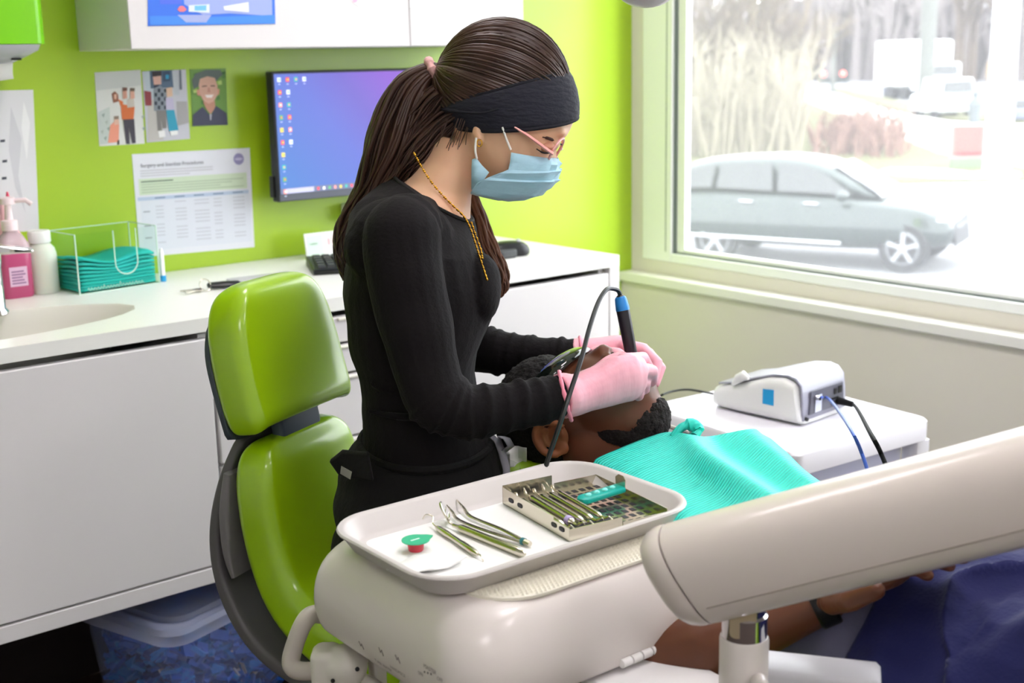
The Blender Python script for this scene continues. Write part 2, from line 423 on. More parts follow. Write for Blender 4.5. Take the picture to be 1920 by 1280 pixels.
b = MB(mat('white_cap_plastic', (246, 246, 244), .4)); b.lathe([(.0215, .106), (.0225, .108), (.0225, .128), (.021, .131), (.0, .132)], p0, 32); b.build('cap', t)

# acrylic box of teal bibs
A = onz(150, 553, ZT); B_ = onz(300, 530, ZT); xd = (B_-A); wbox = xd.length; xd.normalize(); yd = V((-xd.y, xd.x, 0)); Lb = .115; Hb = .125
t = thing('bib_dispenser', 'clear acrylic open-top box with a U-shaped front notch holding teal bibs', 'dispenser', A)
M_ac = clear('clear_acrylic', (.95, .985, .965))
M_ace = mat('acrylic_cut_edge', (214, 240, 224), .25)
def bx(b, u0, u1, v0, v1, z0, z1, m=None):
    P = [A+xd*u+yd*v+V((0, 0, z)) for u in (u0, u1) for v in (v0, v1) for z in (z0, z1)]
    b.add(P, [(0, 1, 3, 2), (4, 6, 7, 5), (0, 4, 5, 1), (2, 3, 7, 6), (0, 2, 6, 4), (1, 5, 7, 3)], m)
b = MB(M_ac); bx(b, 0, .003, 0, Lb, 0, Hb); b.build('side_panel', t)
b = MB(M_ac); bx(b, wbox-.003, wbox, 0, Lb, 0, Hb); b.build('side_panel', t)
b = MB(M_ac); bx(b, 0, wbox, Lb-.003, Lb, 0, Hb); b.build('back_panel', t)
b = MB(M_ac); bx(b, 0, wbox, 0, Lb, 0, .003); b.build('base_panel', t)
uc, uw, zl = wbox*.60, .026, .030
pl = [(0, 0), (wbox, 0), (wbox, Hb), (uc+uw, Hb)] + [(uc+uw*math.cos(a), zl+uw-uw*math.sin(a)) for a in [PI*k/12 for k in range(13)]] + [(uc-uw, Hb), (0, Hb)]
b = MB(M_ac); b.prism([A+xd*u+V((0, 0, z)) for u, z in pl], yd*.003); b.build('front_panel', t)
b = MB(M_ace)
b.tube([A+xd*u+V((0, 0, z)) for u, z in pl[3:-1]], .0012, 6)
for (u, v) in ((0, 0), (wbox, 0), (0, Lb), (wbox, Lb)): b.tube([A+xd*u+yd*v, A+xd*u+yd*v+V((0, 0, Hb))], .0014, 6)
for z in (0.001, Hb):
    b.tube([A+V((0, 0, z)), A+yd*Lb+V((0, 0, z))], .001, 6); b.tube([A+xd*wbox+V((0, 0, z)), A+xd*wbox+yd*Lb+V((0, 0, z))], .001, 6); b.tube([A+yd*Lb+V((0, 0, z)), A+xd*wbox+yd*Lb+V((0, 0, z))], .001, 6)
b.tube([A, A+xd*wbox], .0013, 6)
b.build('cut_edges', t)
b = MB(M_ace)                                     # etched script along the foot of the front
sp = []
for k in range(60):
    u = .018+k*.0022; sp.append(A+xd*u-yd*.0008+V((0, 0, .0085+.0035*math.sin(k*1.9)*(1 if k % 17 else 2.6))))
b.tube(sp, .0007, 5); b.build('etched_script', t)
bibs = []
for k in range(9):                                # folded bibs, each a thing
    z0 = .004+k*.0062; col = mat('teal_bib_stack_%d' % (k % 2), (22, 190-12*(k % 2), 182-10*(k % 2)), .6)
    b = MB(col); rows = []
    for i in range(13):
        u = .006+(wbox-.012)*i/12
        row = []
        for j in range(5):
            v = .006+(Lb-.012)*j/4
            w = .5+.5*math.sin(i/12*PI*2.3+1.9)
            dz = (k/8)**2*(.016*w+.004*math.sin(j*1.3+i*.5))
            row.append(A+xd*u+yd*v+V((0, 0, z0+dz)))
        rows.append(row)
    b.grid(rows); o = b.build('folded_bib', solid=.0052, sol_off=1)
    tag(o, 'folded teal paper bib in the clear acrylic box', 'bib', 'folded bibs in the acrylic box')
# toothbrush-like white pen with a blue end leaning by the box
P = onz(306, 527, ZT)
t = thing('marker', 'slim white marker with a blue foot standing beside the acrylic box', 'marker', P)
b = MB(mat('marker_white', (246, 246, 246), .4)); b.lathe([(.0055, .012), (.0055, .060), (.003, .072)], P, 12); b.build('barrel', t)
b = MB(mat('marker_blue', (40, 160, 220), .4)); b.lathe([(.007, 0), (.007, .012), (.0055, .013)], P, 12); b.build('foot', t)

# key fob and keys
P = onz(420, 540, ZT)
t = thing('car_key', 'black key fob with small keys on the worktop above the stool', 'key', P)
b = MB(M_black); R = Matrix.Rotation(-.35, 3, 'Z')
b.loft([[P+R @ V((x, y*w, h+z*hh)) for x2, y, z in ()] or [P+R @ V((x, w*math.cos(a), .008+.007*math.sin(a)*hh)) for a in [2*PI*k/12 for k in range(12)]] for x, w, hh in ((-.034, .006, .5), (-.03, .014, .9), (0, .017, 1), (.03, .014, .9), (.036, .004, .4))]); b.build('fob', t)
b = MB(M_steel)
for da in (-.25, .35):
    R = Matrix.Rotation(PI+da, 3, 'Z')
    b.lathe([(.011, 0), (.011, .0025)], P+V((-.05, 0, .003))+R @ V((.01, 0, 0)), 14); b.box(P+V((-.05, 0, .0045))+R @ V((.03, 0, 0)), (.03, .006, .0024), R)
b.build('key', t)
b = MB(M_steel); b.tube([P+V((-.042+.012*math.cos(a), .012*math.sin(a)*.4, .012+.012*math.sin(a))) for a in [2*PI*k/18 for k in range(19)]], .001, 6); b.build('key_ring', t)
P = onz(470, 528, ZT); b = MB(M_grey); b.loft([rr(P.x+.03, P.y, .075, .03, .008, ZT+z, rot=-.05) for z in (.0005, .008)]); tag(b.build('notebook', bevel=.001), 'thin grey notebook lying behind the stool on the worktop', 'notebook')

# desk card in a stand, keyboard, mouse
a0 = V((1.515, 2.66, ZT)); t = thing('desk_card', 'small white and pink card leaning in front of the green wall under the monitor', 'card', a0)
b = MB(M_paper); R = Matrix.Rotation(-.16, 3, 'X'); cw, ch = .135, .062
def cp(x, z, d=0): return a0+R @ V((x, -d, z))
b.prism([cp(0, .002), cp(cw, .002), cp(cw, ch), cp(0, ch)], R @ V((0, .002, 0))); b.build('card', t)
b = MB()
def cq(x0, x1, z0, z1, c, d=.0006): b.quad(cp(x0, z0, d), cp(x1, z0, d), cp(x1, z1, d), cp(x0, z1, d), ink(c))
cq(.004, .048, .008, .056, (214, 240, 222)); cq(.012, .034, .034, .038, (180, 214, 190)); cq(.055, .130, .02, .058, (250, 232, 234), .0006)
for k in range(6): cq(.062+.008*k, .067+.008*k, .03, .045+.004*(k % 3), ((232, 176, 178), (240, 206, 200))[k % 2], .001)
cq(.085, .115, .002, .009, (60, 190, 120), .001); cq(.04, .08, .002, .006, (170, 226, 220), .001); b.build('card_print', t, fixn=False)
K1, K2 = onz(574, 497, ZT), onz(589, 518, ZT); kd = (K2-K1); kl = .16; kd.normalize(); kx = V((-kd.y, kd.x, 0)); kw = .42
t = thing('keyboard', 'black desktop keyboard turned askew behind the woman', 'keyboard', K1)
kb = K1+kx*.0
def kp(u, v, z): return kb+kx*u+kd*v+V((0, 0, z))
b = MB(M_black)
b.loft([[kp(u, v, z) for u, v in ((0, 0), (kw, 0), (kw, kl), (0, kl))] for z in (.001, .012)]); 
b.add([kp(0, 0, .012), kp(kw, 0, .012), kp(kw, 0, .022), kp(0, 0, .022), kp(0, kl, .012), kp(kw, kl, .012)], [(0, 1, 2, 3), (3, 2, 5, 4), (0, 3, 4), (1, 5, 2)])
b.build('case', t, bevel=.003)
b = MB(mat('key_caps', (58, 62, 64), .4))
for r in range(5):
    for c in range(18):
        u = .012+c*.022; v = .014+r*.026; z = .022-.010*(v/kl)
        b.loft([[kp(u+i, v+j, z+h) for i, j in ((e, e), (.019-e, e), (.019-e, .022-e), (e, .022-e))] for e, h in ((0, -.002), (.0015, .005))])
b.build('keys', t, kind='stuff')
P = onz(958, 480, ZT)
t = thing('computer_mouse', 'black computer mouse on the worktop near the window', 'mouse', P)
b = MB(M_black); b.loft([rr(P.x, P.y+.01, .052*k, .030*k, .026*k, ZT+h, 6, -.3) for k, h in ((.92, .001), (1, .006), (1, .014), (.9, .024), (.72, .031), (.4, .035), (.1, .036))]); b.build('shell', t)
b = MB(M_grey); b.lathe([(.006, -.003), (.006, .003)], P+V((.022, -.002, .034)), 12, R=Matrix.Rotation(PI/2, 3, 'X')); b.build('scroll_wheel', t)
b = MB(mat('puck_dark_grey', (70, 72, 74), .6)); b.loft([rr(P.x-.028, P.y-.01, .03, .02, .015, ZT+z) for z in (.0005, .02)]); tag(b.build('usb_dongle', bevel=.004), 'small dark puck beside the computer mouse', 'accessory')  # plain dark grey for the puck beside the mouse

# monitor
MY = 2.655
TL, BL = ony(508, 134, MY), ony(517, 380, MY); mx0, mz0, mz1 = TL.x, BL.z, TL.z; mx1 = mx0+.545
t = thing('monitor', 'black computer monitor with a blue and purple desktop on the green wall', 'monitor', ((mx0+mx1)/2, MY, mz0))
b = MB(mat('monitor_bezel', (44, 46, 52), .45)); b.bb((mx0, MY, mz0), (mx1, MY+.028, mz1)); b.build('casing', t, bevel=.003)
b = MB(mat('monitor_chin', (96, 100, 112), .5)); b.bb((mx0+.004, MY-.001, mz0+.002), (mx1-.004, MY+.001, mz0+.017)); b.build('chin', t)
b = MB(M_black); b.bb(((mx0+mx1)/2-.1, MY+.028, mz0+.1), ((mx0+mx1)/2+.1, YB-.001, mz0+.22)); b.build('wall_bracket', t, bevel=.004); b = MB(M_black); b.bb((mx0-.006, MY+.012, mz0+.01), (mx0+.002, MY+.03, mz0+.06)); b.build('cable_clip', t, bevel=.002)
sm = bpy.data.materials.new('desktop_screen'); sm.use_nodes = True; nt = sm.node_tree; bs = nt.nodes['Principled BSDF']
bs.inputs['Base Color'].default_value = (.01, .01, .02, 1); bs.inputs['Roughness'].default_value = .4
tc = nt.nodes.new('ShaderNodeTexCoord'); sep = nt.nodes.new('ShaderNodeSeparateXYZ'); nt.links.new(tc.outputs['Generated'], sep.inputs[0])
ma = nt.nodes.new('ShaderNodeMath'); ma.operation = 'MULTIPLY_ADD'; ma.inputs[1].default_value = .42; nt.links.new(sep.outputs['Z'], ma.inputs[0])
mb_ = nt.nodes.new('ShaderNodeMath'); mb_.operation = 'MULTIPLY_ADD'; mb_.inputs[1].default_value = .95; mb_.inputs[2].default_value = 0; nt.links.new(sep.outputs['X'], mb_.inputs[0]); nt.links.new(mb_.outputs[0], ma.inputs[2])
rp = nt.nodes.new('ShaderNodeValToRGB'); e = rp.color_ramp.elements; e[0].position = .1; e[0].color = (*lin((96, 150, 236)), 1); e[1].position = .95; e[1].color = (*lin((150, 92, 226)), 1)
e2 = e.new(.5); e2.color = (*lin((112, 130, 236)), 1); e3 = e.new(.72); e3.color = (*lin((124, 108, 222)), 1)
nt.links.new(ma.outputs[0], rp.inputs[0]); nt.links.new(rp.outputs[0], bs.inputs['Emission Color']); bs.inputs['Emission Strength'].default_value = .88
b = MB(sm); s0, s1, t0, t1 = mx0+.006, mx1-.006, mz0+.019, mz1-.006
b.quad((s0, MY-.0012, t0), (s1, MY-.0012, t0), (s1, MY-.0012, t1), (s0, MY-.0012, t1)); scr = b.build('screen', t, fixn=False)
def scol(c): return mat('screen_%02x%02x%02x' % c, c, .5, emit=.8)
b = MB()
def sq(x, z, w, h, c, d=.0016): b.quad((x, MY-d, z), (x+w, MY-d, z), (x+w, MY-d, z+h), (x, MY-d, z+h), scol(c))
cs = [(236, 236, 240), (226, 84, 96), (60, 176, 168), (230, 200, 90), (240, 150, 140), (90, 170, 110)]
spots = [(0, 0, 0), (1, 0, 1), (2, 0, 2), (3, 0, 0), (0, 1, 1), (1, 1, 0), (0, 2, 4), (1, 2, 2), (0, 3, 5), (1, 3, 1), (0, 4, 3), (1, 4, 4), (0, 5, 1), (1, 5, 0), (0, 6, 3), (0, 7, 2), (0, 8, 5), (0, 9, 4)]
for (c, r, k) in spots:
    x = s0+.008+c*.022; z = t1-.018-r*.0285
    sq(x, z, .009, .010, cs[k]); sq(x+.002, z-.006, .005, .0015, (200, 210, 240)); sq(x+.003, z+.003, .004, .004, cs[(k+2) % 6], .0019)
sq(s0, t0-.001, s1-s0, .013, (104, 112, 140), .0014); sq(s0+.014, t0, .075, .011, (176, 176, 206), .0018)
for k in range(9): sq(s0+.098+k*.0155, t0+.002, .006, .007, cs[(k*5+1) % 6], .0018)
b.build('desktop_icons', t, fixn=False, label='small coloured icons and task bar shown on the screen')
# small white box below the monitor
q = ony(664, 392, 2.70); b = MB(M_white); b.bb((q.x-.012, 2.68, q.z-.03), (q.x+.03, YB-.001, q.z+.012)); tag(b.build('wall_socket', bevel=.003), 'small white box on the green wall just below the monitor', 'socket')

# ================================================================== wall cupboard and its notices
UF = 2.463
t = thing('wall_cupboard', 'long white wall cupboard across the top of the green wall', 'cupboard', (1.53, 2.6, 1.394))
b = MB(M_cab); b.bb((1.038, UF+.02, 1.394), (2.035, YB-.001, 2.05)); b.build('carcass', t, bevel=.001)
b = MB(M_cab); b.bb((1.036, UF, 1.393), (1.70, UF+.019, 2.05)); b.build('door', t, bevel=.002)
b = MB(M_cab); b.bb((1.702, UF, 1.393), (2.037, UF+.019, 2.05)); b.build('door', t, bevel=.002)
def flat_on(Y, d=.0008):
    def f(b, pts, c, dd=0): b.add([ony(x, y, Y) + V((0, -d-dd, 0)) for x, y in pts], [tuple(range(len(pts)))], ink(c))
    return f
def sheet(name, label, pts, Y, cat, c=(240, 240, 238), thick=.0006):
    t = thing(name, label, cat, ony(*pts[0], Y)); b = MB(ink(c)); P = [ony(x, y, Y)+V((0, -.0003, 0)) for x, y in pts]
    b.prism(P, (0, -thick, 0)); b.build('sheet', t); return t
t = sheet('poster', 'blue toothpaste poster in a clear sleeve on the wall cupboard', [(276, -75), (277, 49), (516, 45), (513, -80)], UF, 'poster', (66, 120, 232))
F = flat_on(UF, .0012); b = MB()
F(b, [(290, -70), (340, -70), (340, 8), (300, 8)], (86, 116, 232)); F(b, [(340, -70), (508, -75), (510, 30), (430, 25), (380, 28), (345, 8)], (160, 176, 232), .0002)
F(b, [(280, 30), (340, 30), (392, 32), (514, 28), (515, 44), (281, 47)], (74, 142, 236), .0004); F(b, [(332, 28), (396, 28), (386, 42), (348, 42)], (166, 178, 226), .0006)
F(b, [(332, 18), (336, 12), (340, 11), (344, 12), (349, 18), (344, 22), (336, 22)], (244, 130, 140), .0008)
F(b, [(353, 10), (392, 8), (392, 24), (353, 22)], (226, 238, 246), .0008); F(b, [(364, 11), (386, 10), (386, 20), (364, 20)], (120, 196, 232), .001)
F(b, [(418, 12), (465, 4), (466, 23), (420, 19)], (240, 242, 244), .0008)
b.build('poster_print', t, fixn=False)
t = sheet('notice', 'white notice with a pink corner on the wall cupboard left of the woman', [(660, -60), (660, 4), (676, 14), (752, 11), (750, -60)], UF, 'paper', (246, 246, 248)); b = MB(); F(b, [(660, -20), (680, -20), (668, 5), (661, 5)], (244, 190, 214)); b.build('notice_print', t, fixn=False)
t = sheet('notice', 'plain white notice on the wall cupboard nearest the woman head', [(768, -60), (768, 14), (842, 11), (842, -60)], UF, 'paper', (248, 248, 250))
t = sheet('notice', 'white paper hanging at the right end of the wall cupboard', [(921, -60), (923, 38), (925, 60), (976, 60), (976, -60)], UF, 'paper', (252, 252, 250))

# ================================================================== papers on the green wall
t = sheet('family_photo', 'leftmost photo print, family standing in snow', [(177, 136), (186, 274), (271, 269), (263, 131)], YB, 'photo', (226, 226, 224))
F = flat_on(YB, .0012); b = MB()
F(b, [(178, 137), (263, 132), (264, 160), (180, 170)], (206, 208, 208)); F(b, [(184, 210), (205, 200), (208, 268), (187, 271)], (202, 210, 206), .0001)
for (x, y, c) in ((190, 215, 0), (196, 228, 1), (188, 246, 1), (194, 258, 0), (200, 240, 0), (264, 218, 1), (266, 240, 0)): F(b, [(x, y), (x+6, y-3), (x+4, y+6)], ((150, 166, 160), (176, 186, 180))[c], .0003)
F(b, [(209, 176), (215, 171), (221, 177), (222, 190), (212, 193)], (150, 96, 76), .0004); F(b, [(213, 177), (218, 176), (218, 186), (214, 186)], (226, 180, 160), .0006)
F(b, [(221, 186), (230, 190), (233, 222), (228, 224), (226, 200)], (220, 120, 70), .0005); F(b, [(229, 195), (252, 200), (250, 224), (229, 224)], (216, 116, 66), .0006); F(b, [(238, 186), (250, 182), (252, 200), (238, 202)], (206, 196, 186), .0007)
F(b, [(229, 168), (237, 167), (238, 184), (230, 186)], (216, 160, 140), .0007); F(b, [(243, 168), (251, 168), (252, 184), (244, 186)], (222, 170, 150), .0008); F(b, [(229, 164), (238, 164), (238, 170), (229, 171)], (120, 84, 70), .0009); F(b, [(243, 165), (252, 165), (252, 171), (243, 171)], (110, 90, 80), .001)
F(b, [(230, 224), (251, 223), (254, 268), (247, 269), (241, 240), (243, 270), (236, 270)], (76, 72, 84), .0007)
F(b, [(206, 235), (214, 228), (223, 232), (222, 266), (202, 268)], (240, 160, 136), .0005); F(b, [(213, 222), (222, 220), (223, 233), (214, 234)], (232, 190, 170), .0007); F(b, [(213, 218), (222, 217), (222, 223), (213, 224)], (150, 130, 116), .0008); F(b, [(220, 263), (223, 262), (223, 271), (219, 271)], (50, 46, 46), .0009)
b.build('photo_print', t, fixn=False)
t = sheet('family_photo', 'middle photo print, two children standing on a porch', [(266, 134), (275, 267), (356, 260), (348, 130)], YB, 'photo', (206, 206, 216)); b = MB()
F(b, [(268, 134), (290, 132), (292, 185), (276, 184)], (196, 206, 216)); F(b, [(280, 133), (326, 131), (327, 164), (282, 166)], (92, 112, 136), .0001); F(b, [(285, 135), (296, 134), (298, 172), (289, 172)], (60, 66, 84), .0002)
F(b, [(304, 134), (318, 133), (319, 152), (305, 153)], (70, 88, 112), .0003); F(b, [(310, 140), (316, 140), (316, 148), (310, 148)], (60, 156, 200), .0004); F(b, [(322, 132), (333, 131), (336, 178), (326, 178)], (196, 200, 210), .0003); F(b, [(335, 131), (339, 131), (341, 168), (336, 168)], (110, 116, 130), .0003)
F(b, [(276, 188), (300, 186), (306, 262), (277, 265)], (200, 196, 192), .0002); F(b, [(270, 170), (283, 172), (284, 198), (272, 198)], (150, 70, 76), .0003); F(b, [(330, 190), (350, 190), (354, 230), (332, 236)], (176, 174, 176), .0003)
F(b, [(287, 166), (300, 160), (312, 172), (312, 208), (288, 208)], (140, 148, 160), .0005)
for i in range(4):
    for j in range(5):
        if (i+j) % 2: F(b, [(289+i*6, 166+j*8), (294+i*6, 166+j*8), (294+i*6, 173+j*8), (289+i*6, 173+j*8)], (56, 66, 78), .0006)
F(b, [(285, 138), (301, 137), (302, 158), (288, 159)], (224, 178, 166), .0007); F(b, [(284, 134), (302, 133), (302, 142), (285, 144)], (66, 58, 62), .0008)
F(b, [(292, 207), (311, 207), (312, 240), (304, 241), (301, 222), (303, 244), (295, 245)], (134, 130, 130), .0006)
F(b, [(311, 165), (322, 163), (323, 180), (312, 182)], (230, 196, 170), .0008); F(b, [(310, 183), (324, 184), (326, 206), (311, 208)], (202, 194, 222), .0008); F(b, [(311, 206), (326, 206), (334, 244), (316, 246)], (60, 164, 196), .0009)
F(b, [(296, 246), (308, 244), (310, 256), (298, 258)], (240, 240, 240), .0008); F(b, [(318, 246), (332, 244), (333, 252), (320, 254)], (244, 244, 246), .001)
b.build('photo_print', t, fixn=False)
t = sheet('school_portrait', 'rightmost photo print, portrait of a smiling child in a dark collared shirt', [(355, 130), (361, 237), (427, 234), (423, 128)], YB, 'photo', (120, 160, 84)); b = MB()
for k in range(26): x = 358+random.random()*58; y = 132+random.random()*70; F(b, [(x, y), (x+7, y-2), (x+8, y+6), (x+1, y+7)], [(150, 190, 80), (96, 140, 80), (70, 110, 66), (190, 216, 130)][k % 4], .0001+.00002*k)
F(b, [(359, 150), (366, 138), (385, 131), (412, 131), (417, 140), (410, 146), (404, 154), (374, 160), (362, 168)], (104, 116, 112), .0008)
F(b, [(372, 160), (374, 148), (388, 143), (402, 146), (407, 160), (407, 178), (400, 190), (390, 194), (380, 188), (374, 176)], (222, 178, 160), .001); F(b, [(368, 168), (373, 168), (375, 180), (369, 178)], (222, 160, 140), .0009); F(b, [(406, 166), (411, 167), (410, 177), (406, 178)], (222, 160, 140), .0009)
F(b, [(380, 190), (402, 189), (403, 202), (394, 214), (386, 204)], (204, 152, 130), .0009); F(b, [(360, 236), (361, 215), (379, 200), (394, 217), (404, 198), (424, 212), (426, 234)], (78, 80, 100), .0012)
F(b, [(378, 161), (387, 160), (387, 162), (378, 163)], (110, 80, 70), .0013); F(b, [(394, 160), (402, 160), (402, 162), (394, 162)], (110, 80, 70), .0013); F(b, [(383, 178), (400, 177), (396, 183), (387, 183)], (250, 240, 236), .0013); F(b, [(389, 164), (392, 164), (394, 173), (388, 173)], (206, 150, 134), .0012); F(b, [(392, 214), (396, 214), (395, 225), (393, 225)], (190, 190, 200), .0014)
b.build('photo_print', t, fixn=False)
t = sheet('laminated_chart', 'laminated procedures chart with a green band and blue table taped to the wall', [(247, 289), (262, 482), (477, 463), (468, 277)], YB, 'chart', (226, 228, 236)); b = MB()
def P4(u0, v0, u1, v1):     # sheet fractions -> pixels on the sheet
    def q(u, v):
        tl, bl, br, tr = V((249, 291)), V((264, 480)), V((475, 461)), V((466, 279)); return tuple((tl*(1-u)+tr*u)*(1-v)+(bl*(1-u)+br*u)*v)
    return [q(u0, v1), q(u1, v1), q(u1, v0), q(u0, v0)]
F(b, P4(.03, .24, .97, .40), (206, 222, 196)); F(b, P4(.01, .42, .98, .455), (184, 200, 222), .0002)
F(b, P4(.03, .46, .99, .95), (220, 224, 234), .0001)
for k in range(3): F(b, P4(.05, .155+k*.026, .68-.2*(k == 2), .165+k*.026), (196, 196, 202), .0003)
F(b, P4(.05, .262, .33, .275), (110, 130, 110), .0004)
for k in range(4): F(b, P4(.05, .292+k*.026, .94-.1*(k % 3), .301+k*.026), (174, 192, 166), .0004)
for c in range(5):
    F(b, P4(.16+c*.17, .43, .25+c*.17, .443), (128, 146, 176), .0004)
    for k in range(12):
        if (k*7+c*3) % 5 > 0: F(b, P4(.16+c*.17, .48+k*.036, .23+c*.17+.06*((k*3+c) % 3)/2, .49+k*.036), (196, 198, 208), .0004)
for v in (.56, .70, .82): F(b, P4(.05, v, .11, v+.012), (160, 164, 176), .0004)
o = ony(447, 298, YB)+V((0, -.0016, 0)); b.add([o+V((.0135*math.cos(a), 0, .0135*math.sin(a))) for a in [2*PI*k/20 for k in range(20)]], [tuple(range(20))], ink((150, 146, 190)))
b.add([o+V((.010*math.cos(a), -.0003, .003*math.sin(a))) for a in [2*PI*k/16 for k in range(16)]], [tuple(range(16))], ink((196, 192, 220)))
xdp = (ony(466, 279, YB)-ony(249, 291, YB)); ydp = (ony(249, 291, YB)-ony(264, 480, YB))
text_mesh(b, 'Surgery and Sterilize Procedures', ony(263, 314, YB)+V((0, -.0016, 0)), xdp, ydp, .0115, ink((120, 120, 132)))
b.build('chart_print', t, fixn=False)
t = sheet('wall_notice', 'creased white notice on the wall at the left edge below the towel dispenser', [(-80, 172), (-60, 440), (73, 432), (62, 168)], YB, 'paper', (222, 222, 226)); b = MB()
for (x, y) in ((0, 262), (4, 300), (3, 332)): F(b, [(x, y), (x+9, y-1), (x+9, y+4), (x, y+5)], (70, 72, 86))
F(b, [(20, 200), (40, 260), (34, 330), (48, 400), (28, 350), (16, 280)], (206, 206, 212)); F(b, [(44, 190), (56, 230), (50, 300), (40, 240)], (236, 236, 238))  # crease shade and light painted onto the flat sheet
b.build('notice_print', t, fixn=False)

# towel dispenser
DY = 2.52
dz = ony(60, 82, DY).z; dx1 = ony(90, 82, DY).x
t = thing('towel_dispenser', 'bright green paper towel dispenser with a grey base at the top left corner', 'dispenser', (dx1-.16, 2.63, dz-.03))
b = MB(mat('bright_green_plastic', (122, 206, 0), .35, coat=.2)); b.loft([rr(dx1-.16, (DY+YB)/2, .16-i, (YB-DY)/2-.001, .02, z, 4) for i, z in ((0, dz), (0, dz+.34), (.01, dz+.36))]); b.build('cover', t)
b = MB(mat('dispenser_grey', (186, 188, 192), .4)); b.loft([rr(dx1-.163, (DY+YB)/2, .158-i, (YB-DY)/2-.002-i, .03, z, 4) for i, z in ((.045, dz-.036), (.02, dz-.022), (.004, dz-.012), (.0, dz-.001))]); b.build('base', t)
b = MB(M_black); b.bb((dx1-.062, DY+.028, dz-.030), (dx1-.044, DY+.034, dz-.026)); b.build('latch', t)
b = MB(mat('towel_paper', (214, 214, 208), .8)); b.grid([[V((dx1-.30+.245*i/8, DY+.05+.004*math.sin(i*1.4+j), dz-.03-.0125*j*(1.25-.55*i/8))) for j in range(5)] for i in range(9)]); o = b.build('paper_towel', solid=.001)
tag(o, 'white paper towel end hanging from the green dispenser', 'paper towel')
# ================================================================== dark shade panel, storage bins under the cabinets
b = MB(mat('painted_shade_brown', (34, 24, 22), .6)); b.bb((-.6, YB-.03, 0), (2.60, YB, .372)); struct(b.build('shade_panel_back'))  # dark panel added to paint the shade under the cabinets
M_bin = clear('cloudy_bin_plastic', (.86, .89, .98), haze=.16, hazec=(.70, .74, .92))
BZ = .315
def bin_(P0, ux, uy, w, l, label):
    t = thing('storage_bin', label, 'bin', (P0.x, P0.y, 0), None)
    def q(u, v, z): return V((P0.x, P0.y, 0))+ux*u+uy*v+V((0, 0, z))
    ang = math.atan2(ux.y, ux.x); c = q(w/2, l/2, 0)
    b = MB(M_bin); b.loft([rr(c.x, c.y, w/2-.05+k, l/2-.05+k, .04, z, 5, ang) for k, z in ((.0, .002), (.012, .008), (.035, .25), (.035, BZ-.03))] + [rr(c.x, c.y, w/2-.05+k, l/2-.05+k, .04, z, 5, ang) for k, z in ((.032, BZ-.03), (.009, .012), (.0, .006))], (True, True)); b.build('tub', t)
    b = MB(clear('cloudy_lid_plastic', (.88, .9, .98), haze=.5, hazec=(.72, .75, .92)))
    b.loft([rr(c.x, c.y, w/2+k, l/2+k, .05, z, 6, ang) for k, z in ((-.012, BZ-.03), (0, BZ-.028), (.002, BZ-.006), (-.006, BZ+.002), (-.03, BZ), (-.036, BZ-.012), (-.055, BZ-.012), (-.06, BZ-.004), (-.09, BZ-.004))], (False, True)); b.build('lid', t)
    return t, c, ang
P0 = onz(322, 1196, BZ); ux = (onz(470, 1122, BZ)-P0).normalized(); uy = V((-ux.y, ux.x, 0))
t, c, ang = bin_(P0, ux, uy, .36, .30, 'cloudy plastic storage bin of blue packets under the sink cabinet')
def packets(c, ang, w, l, h, n, name, label, cols):
    b = MB(); R0_ = Matrix.Rotation(ang, 3, 'Z')
    for k in range(n):
        side = random.random()
        u = random.uniform(-w, w); v = random.uniform(-l, l); z = random.uniform(.02, h)
        if side < .4: v = -l+random.random()*.012
        elif side < .7: u = -w+random.random()*.012
        elif side < .9: z = h-random.random()*.015
        p = c+R0_ @ V((u, v, 0)); p.z = z
        R = Matrix.Rotation(random.uniform(0, 6), 3, 'Z') @ Matrix.Rotation(random.uniform(-.9, .9), 3, 'X') @ Matrix.Rotation(random.uniform(-.9, .9), 3, 'Y')
        r = random.random(); m = cols[0] if r < .45 else cols[1] if r < .75 else cols[2] if r < .9 else cols[3]
        if m == cols[3]: b.box(p, (.03, .007, .004), R, m)
        else: b.box(p, (random.uniform(.02, .045), random.uniform(.015, .03), .008), R, m)
    o = b.build(name, kind='stuff'); tag(o, label, 'packets')
cols = [mat('packet_blue', (30, 92, 176), .4), mat('packet_teal', (20, 128, 196), .4), mat('packet_navy', (30, 52, 110), .4), mat('packet_tan', (206, 190, 170), .5)]
packets(c, ang, .135, .105, .245, 620, 'blue_packets', 'loose blue wrapped packets filling the cloudy bin under the sink cabinet', cols)
P2 = V((P0.x+.40, P0.y-.03, 0)); ux2 = V((math.cos(.05), math.sin(.05), 0)); t2, c2, a2 = bin_(P2, ux2, V((-ux2.y, ux2.x, 0)), .36, .30, 'cloudy plastic storage bin under the drawers behind the stool')
packets(c2, a2, .135, .105, .20, 260, 'grey_packets', 'pale wrapped packets in the bin under the drawers', [mat('packet_lilac', (176, 170, 200), .5), mat('packet_grey', (150, 150, 160), .5), mat('packet_slate', (90, 100, 130), .5), cols[3]])

